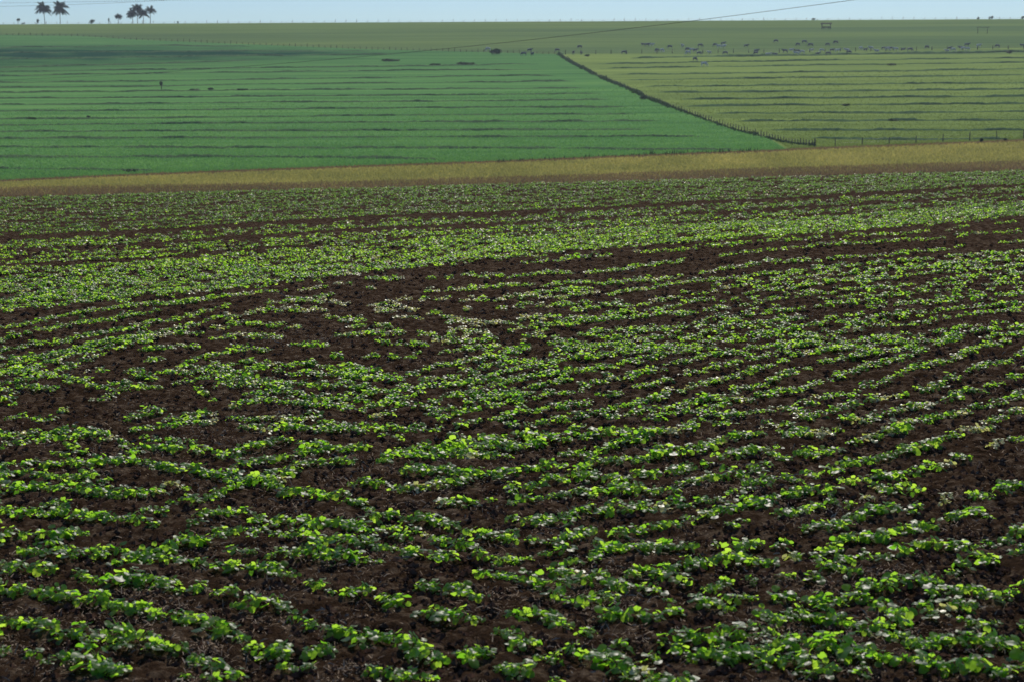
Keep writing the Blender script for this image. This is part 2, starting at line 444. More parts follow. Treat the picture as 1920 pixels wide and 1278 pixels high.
# ---------------------------------------------------------------- grass of the strip and the fields (stuff)
M['cropblade'] = leaf_mat('cereal_blade', (0.09, 0.24, 0.07), (0.20, 0.38, 0.11), (0.10, 0.30, 0.06), (0.26, 0.50, 0.10), 0.35, 0.5, 0.3)
M['pastblade'] = leaf_mat('pasture_blade', (0.13, 0.19, 0.045), (0.26, 0.33, 0.08), (0.14, 0.2, 0.03), (0.28, 0.36, 0.06), 0.35, 0.6, 0.2)

def tufts(name, mat, x0, x1, vb, vt, n, h, w, per=3, bias=1.0, lean=0.35, label=None, cat=None, ok=None):
    x = rng.uniform(x0, x1, n)
    t = rng.uniform(0, 1, n) ** bias
    v = vb(x) + (vt(x) - vb(x)) * t
    if ok is not None:
        k = ok(x, v); x, v = x[k], v[k]; n = len(x)
    X, Y = far_hit(x, v)
    Vs, tint = [], []
    for q in range(per):
        px = X + rng.normal(0, w, n); py = Y + rng.normal(0, w * 2, n)
        pz = T(px, py) - 0.05
        a = rng.uniform(0, 2 * math.pi, n); hh = h * rng.uniform(0.55, 1.3, n); ww = w * rng.uniform(0.6, 1.3, n)
        dx, dy = np.cos(a) * ww / 2, np.sin(a) * ww / 2
        lx, ly = rng.normal(0, lean, n) * hh, rng.normal(0, lean, n) * hh
        Vs.append(np.stack([np.stack([px - dx, py - dy, pz], -1), np.stack([px + dx, py + dy, pz], -1), np.stack([px + lx, py + ly, pz + hh], -1)], 1))
        tint.append(np.repeat(rng.uniform(0, 1, n) * 0.6 + 0.4 * (0.5 + 0.5 * vnoise(X / 9, Y / 9, 2)), 3))
    Vv = np.concatenate(Vs).reshape(-1, 3)
    me = mk_mesh(name, Vv, np.arange(len(Vv)).reshape(-1, 3), None, mat, smooth=False, attr={'tint': np.concatenate(tint)})
    return tag(link(name, me), label, cat, kind='stuff')

tufts('golden_grass', M['goldblade'], -350, 2270, STRIP_MID, STRIP_TOPB, 52000, 0.42, 0.20, 3, label='golden yellow grass strip crossing the valley below the green fields', cat='grass')
tufts('brown_grass', M['brownblade'], -350, 2270, lambda x: STRIP_MID(x) + 14, lambda x: STRIP_MID(x) - 2, 22000, 0.55, 0.20, 3, label='brown dry grass along the lower edge of the golden strip', cat='grass')
tufts('cereal_growth', M['cropblade'], -350, 1475, STRIP_TOP0, lambda x: STRIP_TOP0(x) - 130, 90000, 0.32, 0.16, 2, 1.7, label='bright green young cereal growing on the left hillside field', cat='crop', ok=lambda x, v: x < np.interp(v, dv[:, 1], dv[:, 0]) - 4)
tufts('pasture_growth', M['pastblade'], 1060, 2270, STRIP_TOP0, lambda x: STRIP_TOP0(x) - 140, 60000, 0.24, 0.18, 2, 1.6, label='short olive grass of the terraced pasture right of the fence', cat='grass', ok=lambda x, v: x > np.interp(v, dv[:, 1], dv[:, 0]) + 4)
tufts('golden_grass_fringe', M['goldblade'], -350, 2270, STRIP_MID, lambda x: STRIP_MID(x) + 9, 9000, 0.42, 0.2, 3, 1.8, label='thinning golden grass mixed into the brown lower edge of the strip', cat='grass')
tufts('verge_grass', M['brownblade'], -350, 2270, STRIP_TOPB, lambda x: STRIP_TOP0(x) + 1, 9000, 0.35, 0.18, 2, label='thin brown grass verge above the golden strip', cat='grass')

# ---------------------------------------------------------------- seedlings
def leaf_shape(lod, r):
    """round, slightly cupped leaf with base at the origin, pointing along +x, size about 1"""
    if lod == 0:
        n = 10
        ang = np.linspace(-math.pi, math.pi, n, endpoint=False)
        rad = 0.5 * (1 + 0.10 * np.cos(ang) + 0.06 * np.cos(3 * ang) - 0.30 * (np.abs(ang) > 2.9))
        cx = 0.42
        cup = r.uniform(0.05, 0.35); wav = r.uniform(0, 6.28)
        V = [(cx, 0, 0.0)]
        for f_ in (0.55, 1.0):
            for a, q in zip(ang, rad):
                x, y = cx + q * f_ * math.cos(a), q * f_ * math.sin(a) * 0.98
                z = -cup * (q * f_) ** 2 * (1.2 if f_ == 1 else 1.0) + 0.10 * abs(y) + 0.05 * f_ * math.sin(3 * a + wav) + r.normal(0, 0.015) * f_
                V.append((x, y, z))
        Tt = [(0, 1 + k, 1 + (k + 1) % n) for k in range(n)]
        Q = [(1 + k, 1 + n + k, 1 + n + (k + 1) % n, 1 + (k + 1) % n) for k in range(n)]
        for q in Q:
            Tt += [(q[0], q[1], q[2]), (q[0], q[2], q[3])]
        return np.array(V), np.array(Tt)
    if lod == 1:
        n = 6
        ang = np.linspace(-math.pi, math.pi, n, endpoint=False)
        V = [(0.42, 0, 0.06)] + [(0.42 + 0.5 * math.cos(a), 0.5 * math.sin(a), -0.10 + r.normal(0, 0.03)) for a in ang]
        return np.array(V), np.array([(0, 1 + k, 1 + (k + 1) % n) for k in range(n)])
    V = [(0, 0, -0.05), (0.45, -0.48, -0.06), (0.95, 0, -0.12), (0.45, 0.48, -0.06)]
    return np.array(V), np.array([(0, 1, 3), (1, 2, 3)])

def rot(az, tilt, roll):
    return np.array(Matrix.Rotation(az, 3, 'Z') @ Matrix.Rotation(tilt, 3, 'Y') @ Matrix.Rotation(roll, 3, 'X'))

def plant(lod, r, nl, size):
    LV, LT, tint, n = [], [], [], 0
    stems, pet = MB(), MB()
    H = size * r.uniform(0.36, 0.56)
    top = np.array([r.normal(0, 0.08) * size, r.normal(0, 0.08) * size, H])
    stems.tube([(0, 0, -0.01), tuple(top * 0.5 + [0.004, 0, 0]), tuple(top)], [0.0028, 0.0022, 0.0016], 4)
    for k in range(nl):
        az = k * 2.4 + r.uniform(-0.5, 0.5)
        f_ = k / max(1, nl - 1)
        att = top * (0.35 + 0.65 * f_)
        pl = size * r.uniform(0.20, 0.50) * (1.15 - 0.55 * f_)
        el = r.uniform(0.1, 0.6) + 0.3 * f_
        tip = att + pl * np.array([math.cos(az) * math.cos(el), math.sin(az) * math.cos(el), math.sin(el)])
        pet.tube([tuple(att), tuple((att + tip) / 2 + [0, 0, 0.004]), tuple(tip)], 0.0011, 3, False)
        L = size * r.uniform(0.24, 0.44) * (1.1 - 0.35 * f_)
        v, t = leaf_shape(lod, r)
        tilt = r.normal(0.38, 0.42)
        Rm = rot(az + r.normal(0, 0.4), tilt, r.normal(0, 0.35))
        LV.append((v * L) @ Rm.T + tip); LT.append(t + n); n += len(v)
        tint += [min(1, max(0, r.uniform(0, 1)))] * len(v)
    if lod == 0:
        pv_ = np.concatenate(pet.V); pq = np.concatenate(pet.Q) + n
        LV.append(pv_); LT.append(pq[:, [0, 1, 2]]); LT.append(pq[:, [0, 2, 3]]); tint += [0.3] * len(pv_)
    return np.concatenate(LV), np.concatenate(LT), np.array(tint), stems

prng = np.random.default_rng(11)
near_var = [plant(0, prng, int(prng.integers(12, 18)), 0.138) for _ in range(14)]
mid_var = [plant(1, prng, int(prng.integers(12, 17)), 0.122) for _ in range(14)]
far_var = [plant(2, prng, int(prng.integers(12, 16)), 0.132) for _ in range(12)]

# rows: (values at XS, how many more rows lie between this one and the one above, coverage, width jitter px share)
KA = [455, 443, 428, 412, 405, 392, 380, 366, 350]
KB = [478, 467, 450, 434, 426, 411, 398, 385, 364]
KC = [503, 495, 473, 452, 440, 424, 413, 398, 376]
R0 = [588, 562, 538, 508, 484, 462, 445, 428, 406]
R1 = [612, 586, 552, 530, 500, 478, 457, 443, 416]
R2 = [630, 603, 570, 548, 517, 502, 470, 455, 435]
R3 = [645, 620, 590, 565, 535, 527, 497, 480, 453]
cols = [
 [675, 697, 718, 740, 762, 783, 800, 815, 830, 848, 866, 885, 908, 945, 985, 1028, 1067, 1100, 1135, 1170, 1203, 1232, 1268, 1310, 1355],
 [632, 641, 652, 682, 708, 738, 775, 806, 829, 848, 867, 890, 918, 952, 992, 1040, 1085, 1117, 1145, 1192, 1225, 1255, 1290, 1330, 1375],
 [600, 615, 635, 657, 680, 706, 740, 770, 795, 820, 848, 885, 922, 958, 1004, 1048, 1087, 1122, 1165, 1200, 1234, 1268, 1303, 1345, 1390],
 [585, 615, 643, 668, 693, 713, 737, 753, 773, 797, 840, 870, 905, 935, 970, 1010, 1060, 1095, 1130, 1165, 1205, 1245, 1285, 1330, 1375],
 [560, 585, 610, 635, 660, 678, 695, 712, 743, 760, 783, 828, 857, 883, 920, 960, 1010, 1050, 1085, 1120, 1152, 1192, 1240, 1285, 1335],
 [545, 565, 585, 607, 630, 655, 675, 692, 708, 747, 772, 800, 845, 875, 905, 935, 975, 1010, 1050, 1090, 1130, 1170, 1215, 1262, 1310],
 [515, 530, 547, 567, 588, 608, 628, 650, 672, 695, 738, 768, 788, 812, 836, 870, 908, 938, 985, 1030, 1080, 1130, 1165, 1205, 1250],
 [495, 508, 520, 538, 558, 575, 595, 615, 640, 655, 675, 703, 737, 772, 805, 848, 882, 922, 975, 1020, 1075, 1120, 1180, 1238, 1285],
 [475, 488, 500, 515, 533, 550, 570, 585, 600, 612, 622, 640, 665, 698, 735, 772, 818, 890, 945, 1000, 1060, 1110, 1165, 1215, 1262]]
low = [[c[k] for c in cols] for k in range(25)]
rows = []        # (values, coverage, jitter in px, idx)
def between(a, b, n, cov, jit, incl_b=True, wave=None):
    a, b = np.array(a, float), np.array(b, float)
    for k in range(n):
        f_ = (k + 0.5) / n
        rows.append((a + (b - a) * f_, cov if not wave else cov * wave[k % len(wave)], jit))
e_, a_ = np.array(EDGE, float), np.array(KA, float)
for k in range(15):
    f_ = (k / 15) ** 1.35
    rows.append((e_ + (a_ - 4 - e_) * f_, 1.0 if k % 4 != 3 else (0.75 if k > 6 else 0.95), 0.7 + 0.2 * (k < 5)))
rows.append((np.array(KA) * 0.85 + np.array(KB) * 0.15, 0.5, 1))
rows.append((np.array(KA) * 0.62 + np.array(KB) * 0.38, 1.3, 1.5)); rows.append((np.array(KA) * 0.4 + np.array(KB) * 0.6, 1.2, 1.5))
rows.append((np.array(KB) * 0.9 + np.array(KC) * 0.1, 0.5, 1)); rows.append((np.array(KB) * 0.62 + np.array(KC) * 0.38, 0.95, 1.0)); rows.append((np.array(KB) * 0.3 + np.array(KC) * 0.7, 0.85, 1.0))
between(np.array(KC) + 2, np.array(R0) - 1, 11, 0.98, 0.9)
rows.append((np.array(R0), 1.0, 2.5))
for r_ in (R1, R2, R3): rows.append((np.array(r_, float), 0.9, 0.8))
for k, r_ in enumerate(low): rows.append((np.array(r_, float), 0.88 if k > 6 else 0.95, 0.5 + 0.04 * k))
# a second, thinner line between the rows of the middle distance, where the plants stand closest
for k in range(0, 7):
    rows.append(((np.array(low[k], float) + np.array(low[k + 1], float)) / 2, 0.42, 2.0))

BARE = [(800, 552, 170, 22, 0.9), (640, 540, 120, 14, 0.5), (880, 590, 130, 22, 0.75), (1000, 600, 90, 14, 0.7), (660, 655, 110, 16, 0.95), (760, 670, 90, 14, 0.6), (560, 610, 60, 12, 0.4),
        (120, 770, 150, 28, 0.85), (60, 740, 60, 18, 0.5), (300, 805, 150, 14, 0.7), (240, 745, 90, 10, 0.6), (700, 880, 45, 26, 0.7), (900, 800, 60, 14, 0.6), (1850, 870, 100, 30, 0.95), (1700, 900, 70, 22, 0.6),
        (1400, 640, 50, 10, 0.3), (560, 1180, 90, 22, 0.7), (870, 1165, 80, 20, 0.7), (1230, 1180, 50, 25, 0.5), (1290, 1105, 60, 16, 0.5), (520, 1040, 50, 18, 0.6), (1560, 1080, 60, 16, 0.5), (30, 1275, 80, 20, 0.8),
        (690, 1090, 60, 20, 0.6), (1170, 490, 200, 8, 0.2), (130, 620, 200, 10, 0.35), (1330, 1200, 80, 20, 0.3)]
DENSE = [(1050, 700, 110, 22, 0.6), (1350, 640, 200, 22, 0.6), (680, 715, 120, 20, 0.6), (600, 580, 80, 12, 0.4), (900, 830, 130, 18, 0.5), (1700, 500, 250, 20, 0.5), (1750, 1215, 200, 25, 0.5), (1800, 1130, 140, 20, 0.5), (120, 900, 150, 15, 0.5), (120, 990, 150, 15, 0.5), (850, 1225, 60, 12, 0.5)]
PALE = [(760, 575, 230, 42, 0.75), (430, 640, 130, 26, 0.45), (900, 610, 130, 25, 0.7), (1620, 800, 220, 40, 0.4), (1840, 820, 90, 40, 0.5), (1400, 530, 200, 25, 0.25), (1650, 940, 180, 30, 0.35), (480, 560, 120, 16, 0.4), (450, 790, 120, 16, 0.3)]

# rows traced one by one in the photograph (twice or 1.4 times enlarged crops of its lower part)
SEG = []
for txt, ox, oy, sc in (("""0 75 60 60 130 42 300 42 450 45 480 70;200 100 320 90;470 105 560 70 660 75 780 85;540 35 620 35 740 45;820 95 900 90 950 70 1080 45;870 155 950 130 1020 115 1140 105;1120 142 1230 130 1320 140;0 130 60 130 200 140 350 130 540 140 600 155 700 170 780 175 900 195 1050 215;0 180 60 165 140 170 260 185 400 200;0 215 80 215 200 225 330 240 450 250 600 245;650 270 740 275 820 265;830 245 880 225 980 205 1060 235 1150 250 1260 280 1400 300;0 310 100 320 220 335 350 340 450 350;470 345 530 365 590 365;550 310 600 310;190 285 250 280;730 345 820 320 920 320;940 345 1060 350 1180 370 1300 380 1400 355 1480 320 1500 325;640 215 700 215;0 400 100 420;180 410 260 395 330 400;200 440 260 440;70 475 250 480 400 470 560 465 640 450 740 430 860 390 980 385;430 490 560 490;610 480 690 490;880 465 1010 475;1020 405 1180 425 1300 435 1400 440 1480 450 1560 480 1680 490;720 500 860 515 1000 535 1090 560;1050 480 1180 490 1330 500 1420 530;1310 385 1400 385 1560 385;0 535 100 540 190 540;300 545 400 570 560 575 660 595 760 615;0 600 130 615 230 625 340 640 440 665 530 680 560 710;590 720 720 730 800 755 880 780 960 810 1100 835 1230 850;20 740 120 735 250 760 360 790 500 780 600 830 700 850 800 880;330 820 450 810;0 860 120 860;170 880 260 870 330 900 400 930 480 930;890 660 970 665 1060 670;1100 705 1200 740 1300 760 1370 790 1500 800 1570 840 1650 870 1850 860 1920 910;1190 595 1250 605;1280 610 1400 620 1470 660 1600 690 1770 720;1550 590 1640 600 1790 630;1810 560 1920 545;1080 900 1160 890;850 920 900 910;680 935 790 935;1380 920 1470 930 1620 945;1300 70 1380 70;1420 130 1470 110 1600 120 1700 105 1900 120;1480 90 1600 75 1800 80 1920 70;1010 180 1110 175;1310 200 1450 200 1480 215;1520 170 1640 175 1740 180 1860 195 1920 180;1520 235 1600 230 1760 215;1650 270 1780 290;1830 265 1920 250;1520 345 1640 340;1660 370 1700 380;1590 400 1640 430 1740 440 1850 470;1760 410 1860 410 1920 420;1850 490 1920 490;1880 780 1920 775;820 620 870 620;1440 35 1500 40;1120 60 1240 80;1700 40 1900 60;1180 85 1290 80""", 0, 800, 2.0), ("""0 100 60 75 150 50 180 30;190 50 330 35 500 10;190 100 300 95 380 70 500 35 680 10;260 155 330 130 460 120;480 115 600 90 720 65 830 30 930 20;0 175 70 160;100 165 190 150;0 230 100 225;130 210 260 195 450 190;470 180 560 160 660 150;720 130 780 115;820 110 940 85 990 70;0 285 100 265;140 265 200 255;230 260 400 250 520 240 620 235;640 200 700 190 830 180 950 145;980 120 1060 110 1150 100 1220 80;0 350 60 355;90 350 190 340;190 315 300 300 440 305 560 300 660 280 790 265;820 245 940 220 1040 205;1070 195 1150 180 1230 165;1240 140 1290 135;1320 125 1450 100 1590 75 1650 40 1790 15;660 345 740 330 870 300 960 280 1090 245 1190 250;1230 225 1330 215;1370 190 1480 165 1560 150;1590 145 1640 130 1710 110;1800 70 1920 45;360 390 440 390 540 370 620 360;120 460 200 450;140 420 220 415 330 410;0 425 90 430;0 490 50 480;210 500 300 495;310 470 400 460 510 450 610 450;1000 325 1060 315;1100 315 1200 285;1260 290 1340 275;1350 245 1460 240 1520 240;820 365 870 350;660 430 760 425;850 455 900 440;920 435 1020 430;1110 390 1230 370 1270 335 1350 325 1440 305 1520 300;1610 275 1640 260;1720 260 1830 245 1860 215 1920 205;1130 470 1180 460 1220 430 1330 425 1390 415 1450 400 1500 370 1560 370;1630 345 1700 325 1780 335;430 550 480 530 560 550 650 565;600 515 660 505;690 520 780 490 860 455;150 510 200 540 300 560 400 580 500 595 590 640;0 545 50 575 170 595;180 620 300 640 400 635;0 690 60 690 170 715;330 725 400 700 530 700;200 745 280 775;610 680 700 660 800 675;810 630 880 640;910 630 1040 630;700 590 750 595;800 570 900 550;870 510 960 505 1070 490;1040 575 1140 585;1170 540 1290 560;1250 510 1370 500;1400 490 1530 445;1550 450 1610 445;1650 455 1760 460;1780 430 1850 420;1890 400 1920 390;1650 540 1720 500 1820 490;1880 470 1920 440;1330 600 1400 620 1480 580 1600 570;1560 610 1700 605 1850 625 1920 600;1080 690 1150 650 1290 630 1320 655 1440 690;930 700 1100 710 1200 745 1300 750;900 755 1000 740;1310 770 1480 780;1400 740 1500 700 1600 700 1640 670 1720 670;1680 715 1750 745;1800 735 1920 740;0 825 80 820;100 860 190 855 230 850 400 880 480 915;350 820 410 810;540 790 700 800 860 790;520 835 620 835;640 860 720 850 850 860 1000 830 1160 830 1250 850 1390 870 1560 890;910 910 1050 900 1120 920;890 800 1050 790;1490 800 1600 810 1740 800 1800 820 1920 840;1490 840 1560 830;1570 910 1690 925 1850 940 1920 920;0 900 60 910 160 945;440 930 640 945;1120 940 1300 940;1040 25 1200 20;1280 60 1370 40;1410 15 1490 10;30 40 170 40;800 880 960 870""", 960, 800, 2.0), ("""0 165 130 135 330 105 470 95 560 80;0 190 100 165 180 150 300 135 420 115;0 215 100 205 250 180 400 150 520 120 600 100;0 240 150 225 300 195 430 175 540 140 600 125;0 255 200 215 350 190 450 180 530 175;0 290 80 270 160 235 300 210 400 195;0 310 60 300 130 280 200 245 270 230;0 330 90 315 150 325;130 290 230 295;0 350 40 355;100 400 170 370;20 400 100 395;240 320 330 300 380 285 470 270 560 255 640 245 720 250;290 325 420 310;240 345 290 340;330 400 380 380 430 370;460 300 520 295 600 290 700 300 800 310 950 320;370 220 520 210;380 240 420 245;480 250 540 235 640 220;560 190 620 180 740 185;770 205 860 205;560 160 650 150 790 155;600 130 700 115 860 110;700 95 800 90 920 95;620 205 700 215;740 260 840 260 960 272;720 275 900 285 970 292;640 330 740 330 860 345 970 345;520 320 560 340;610 370 700 350 830 365 960 372;340 430 420 415 560 410;430 400 560 385;610 400 720 400 800 400 900 420;640 420 760 430 960 428;480 275 560 272 700 265;560 310 640 312 760 315;0 280 70 262 150 240;0 435 150 430 280 435;230 270 270 268;330 275 370 270;170 305 220 300;860 135 960 140;880 180 970 175;920 160 960 158;870 230 890 232""", 0, 500, 1.402), ("""550 60 600 50;660 45 790 30;860 25 880 20;370 95 440 80;270 90 320 100;130 65 200 70;470 160 600 130 740 110 850 80 950 50 1050 40;350 180 430 165;730 170 850 130 950 115 1090 90;450 200 560 190 680 180 750 180;0 140 100 150 200 165 300 190;0 180 150 200 320 225;0 230 60 245 160 260;760 210 900 175 1060 150 1220 130;1100 105 1200 100 1400 85 1600 60 1900 30;330 250 480 250 620 240 800 225 900 200 1000 210;730 265 830 240 960 210 1100 190 1300 165 1500 140 1750 90 1900 70;180 270 300 280 450 265;30 295 150 295 330 310 400 310;1040 260 1150 235 1270 215;500 325 650 300 800 290 1000 280;1220 285 1330 265 1480 225 1640 190 1750 160 1900 110;1450 300 1590 280;700 345 800 320 950 300 1080 285;0 345 60 350;140 345 250 330 350 350 480 370 620 375;1000 330 1100 310 1200 290;830 370 900 355 1000 345;1100 385 1200 360 1310 355 1420 330;1620 265 1750 240 1860 215;560 430 640 400 760 375;930 430 1000 405 1100 395;1290 405 1370 400 1480 370 1560 380 1640 355;1650 325 1750 310 1860 285 1920 275;170 410 280 395;490 400 560 410;0 450 100 465 230 470 280 455;300 480 400 490 550 480;650 470 770 455;1050 470 1150 450 1270 420;1490 420 1560 420;1600 410 1700 400 1780 390;1820 380 1920 365;1310 490 1360 485;830 435 890 435;940 480 980 485;1740 440 1860 420;1180 60 1250 75;1200 15 1400 20;1250 50 1400 40 1600 20;900 90 1000 70""", 640, 640, 3.0), ("""0 110 180 100;0 175 100 160 220 135 350 125;360 100 500 80 700 65 900 50;0 235 130 215 250 190 340 170 450 140 600 115;620 130 760 115 830 100 1000 90 1200 70 1400 55 1560 40;0 340 80 310 180 280 270 260 370 240 450 210 600 165;290 345 400 310 480 290 600 240 720 210;770 185 850 165 950 130 1050 125 1200 110 1350 90;1420 75 1560 40;0 420 130 385 240 375;430 370 560 340 650 325 770 290 900 250 1000 220 1120 190 1250 140 1380 95;0 470 110 450 210 430 300 395 380 385;620 405 740 395;740 370 850 350 980 340;1000 310 1120 285;1130 270 1250 230 1380 190 1540 145 1600 110 1760 75;80 500 150 495;160 480 350 470;380 460 500 430 570 430;0 550 70 540;630 460 680 450;640 490 720 485;740 470 860 455;860 445 1000 410 1120 370 1250 350;1320 320 1420 315 1480 275 1550 265;1600 235 1700 205 1800 175 1860 150;440 530 550 520 620 510;1080 475 1180 460 1300 430 1400 410;1480 380 1560 370;1530 345 1640 325 1750 305 1810 290;1840 265 1900 240;870 530 950 500 1060 490;1310 520 1380 510 1500 480 1600 450;1640 440 1750 410 1830 380 1920 350;1150 560 1230 550;1240 530 1280 520;1770 500 1860 470 1920 460;1700 525 1780 520;0 80 150 60 340 50;380 40 560 20;600 25 800 35;1580 130 1620 100 1700 90 1780 70;1800 55 1900 30;1880 135 1920 130;560 75 760 50;0 50 100 40;800 100 980 60;1000 50 1200 35;200 520 300 500;560 560 700 550""", 1280, 620, 3.0), ("""140 550 340 545;480 545 520 540;590 545 620 540;680 530 760 530;780 535 910 525;940 530 1100 520 1300 510;1380 510 1500 500 1900 455;480 620 550 615;580 610 640 600;650 610 720 600 850 595;870 600 950 580 1080 580;1130 585 1250 575 1430 570;1450 575 1600 565 1900 530;150 615 190 610;320 665 380 660;450 665 470 660;540 665 610 660;680 665 730 660;750 665 830 660;860 665 950 650 1100 645 1250 655;1260 650 1350 635 1440 625;160 690 300 685;200 715 320 700;200 740 300 735;320 720 420 730;490 750 550 740;700 715 720 715;890 710 930 710;970 715 1020 718;1100 705 1160 705;1190 700 1280 690 1400 680;1300 730 1500 700 1640 695;1500 640 1650 610 1900 570;1680 690 1750 670 1900 650;290 770 400 765 450 775;580 765 680 770;720 775 770 775;590 790 720 800 780 805;800 795 940 790;620 830 720 830 850 850;960 800 1050 765 1200 780 1400 760;960 830 1100 805 1300 800 1500 780 1700 760 1900 740;170 810 260 805;160 860 350 850;230 830 340 825;440 860 530 860;590 860 640 860;690 860 720 855;200 905 260 905;280 905 370 905;400 912 420 912;440 905 650 890 760 885;790 885 860 885;1010 890 1130 875;1190 875 1260 870;640 940 790 930;810 940 880 930;930 950 1050 940;1180 915 1260 910;1400 850 1600 830 1700 850;1330 850 1500 870;1270 945 1400 940;1400 920 1600 900 1900 860;1500 890 1700 840 1900 830;1680 820 1760 810;1560 945 1900 910;1100 850 1150 845;1100 620 1400 600;1000 700 1060 690;1500 740 1650 725;1750 720 1900 700""", 640, 340, 3.0)):
    for q in txt.split(';'):
        a_ = np.array([float(w_) for w_ in q.split()]).reshape(-1, 2)
        SEG.append(np.stack([a_[:, 0] / sc + ox, a_[:, 1] / sc + oy], -1))
def traced_zone(u, v):
    """where the traced rows replace the interpolated ones"""
    return ((v > 806) & (u > -5) & (u < 1925)) | ((u > -5) & (u < 690) & (v > 592 - u * 0.05) & (v <= 806)) | ((u >= 690) & (u < 1925) & (v > np.where(u < 1275, 512 - (u - 690) * 0.05, 640)) & (v <= 806))
PX, PY, PR, PU, PV, PS, PP = [], [], [], [], [], [], []
for ri, (vals, cov, jit) in enumerate(rows):
    u = -260.0
    ph = rng.uniform(0, 100)
    us_, vs_ = [], []
    vmid = float(np.mean(vals)); s = max(30.0, 0.37 * (vmid - 220))
    step_m = 0.078 if vmid > 950 else (0.068 if vmid > 560 else 0.075)
    us_ = np.arange(-1000, 2900, step_m * s)
    us_ = us_ + rng.normal(0, step_m * s * 0.3, len(us_))
    vs_ = curve(vals, us_) + rng.normal(0, jit, len(us_))
    vs_ = vs_ + 0.05 * s * 0.2 * vnoise(us_ / (0.9 * s), us_ * 0 + ri, 61)
    c = cov * np.ones(len(us_))
    gap = 0.5 + 0.5 * vnoise(us_ / (0.55 * s) + ph, us_ * 0 + ri, 71) + 0.25 * vnoise(us_ / (0.2 * s), us_ * 0 + ri, 72)
    bare = np.zeros(len(us_)); den = np.zeros(len(us_)); pale = np.where(vs_ > 980, 0.012, 0.03)
    for (x, y, rx, ry, k) in BARE: bare = np.maximum(bare, 0.78 * k * np.exp(-(((us_ - x) / rx) ** 2 + ((vs_ - y) / ry / 0.85) ** 2) ** 1.5))
    for (x, y, rx, ry, k) in DENSE: den = np.maximum(den, k * bumpf(us_, vs_, x, y, rx, ry))
    for (x, y, rx, ry, k) in PALE: pale = np.maximum(pale, k * bumpf(us_, vs_, x, y, rx, ry))
    thr = 0.22 if vmid > 560 else (0.12 if vmid > 440 else 0.04)
    keep = (gap > thr * (1.6 - c) + 0.9 * bare - 0.5 * den) & (rng.uniform(0, 1, len(us_)) < np.clip(c * (1 - bare), 0, 1))
    keep &= (vs_ > curve(EDGE, us_) + 0.3) & ~traced_zone(us_, vs_)
    us_, vs_, pale, gap, bare, den = us_[keep], vs_[keep], pale[keep], gap[keep], bare[keep], den[keep]
    X, Y = near_hit(us_, vs_)
    PX.append(X); PY.append(Y); PR.append(np.full(len(X), ri)); PU.append(us_); PV.append(vs_)
    PS.append(rng.uniform(0.72, 1.2, len(X)) * (0.85 + 0.3 * np.clip(gap, 0, 1)) * (1 - 0.35 * bare) * (1 + 0.15 * den))
    PP.append(rng.uniform(0, 1, len(X)) < pale)
for si, a_ in enumerate(SEG):
    c_ = np.concatenate([[0], np.cumsum(np.hypot(*np.diff(a_, axis=0).T))])
    s = 0.37 * (a_[:, 1].mean() - 220)
    m_ = max(2, int(c_[-1] / (0.058 * s)))
    if a_[:, 1].mean() < 810: m_ = int(m_ * 1.15) + 1
    q = np.linspace(0, c_[-1], m_) + rng.normal(0, 0.02 * s, m_)
    us_ = np.interp(q, c_, a_[:, 0]); vs_ = np.interp(q, c_, a_[:, 1]) + rng.normal(0, 0.012 * s, m_) + 0.032 * s
    if a_[0, 0] < 3: pass
    pale = np.full(m_, 0.02)
    for (x, y, rx, ry, k) in PALE: pale = np.maximum(pale, k * bumpf(us_, vs_, x, y, rx, ry))
    X, Y = near_hit(us_, vs_)
    PX.append(X); PY.append(Y); PR.append(np.full(m_, 1000 + si)); PU.append(us_); PV.append(vs_)
    env = 0.75 + 0.3 * np.sin(np.linspace(0.25, math.pi - 0.25, m_))
    PS.append(rng.uniform(0.66, 1.12, m_) * env)
    PP.append(rng.uniform(0, 1, m_) < pale)
PX, PY, PR, PU, PV, PS, PP = map(np.concatenate, (PX, PY, PR, PU, PV, PS, PP))
PZ = T(PX, PY) + clods(PX, PY)
big = rng.uniform(0, 1, len(PX)) < 0.04
PS = np.where(big, PS * 1.3, PS); PS = np.where(PP, np.minimum(PS, 0.95), PS)
print('seedlings', len(PX))

def make_seedling_mesh(k, pale):
    v, t, ti, st = near_var[k]
    a = mk_mesh('seedling_leaves', v, t, None, M['leaf_pale'] if pale else M['leaf'], attr={'tint': ti})
    b = st.mesh('seedling_stem', M['stem'])
    return a, b
green_m = [make_seedling_mesh(k, False) for k in range(len(near_var))]
pale_m = [make_seedling_mesh(k, True) for k in range(len(near_var))]
inview = (PU > 4) & (PU < 1916) & (PV < 1290)
order = np.argsort(PY + np.where(inview, 0, 1000))
ind = order[:300]
ind_set = np.zeros(len(PX), bool); ind_set[ind] = True
def ordinal(n):
    w = ['first', 'second', 'third', 'fourth', 'fifth', 'sixth', 'seventh', 'eighth', 'ninth', 'tenth']
    if n <= 10: return w[n - 1]
    return '%d%s' % (n, 'th' if 10 < n % 100 < 20 else {1: 'st', 2: 'nd', 3: 'rd'}.get(n % 10, 'th'))
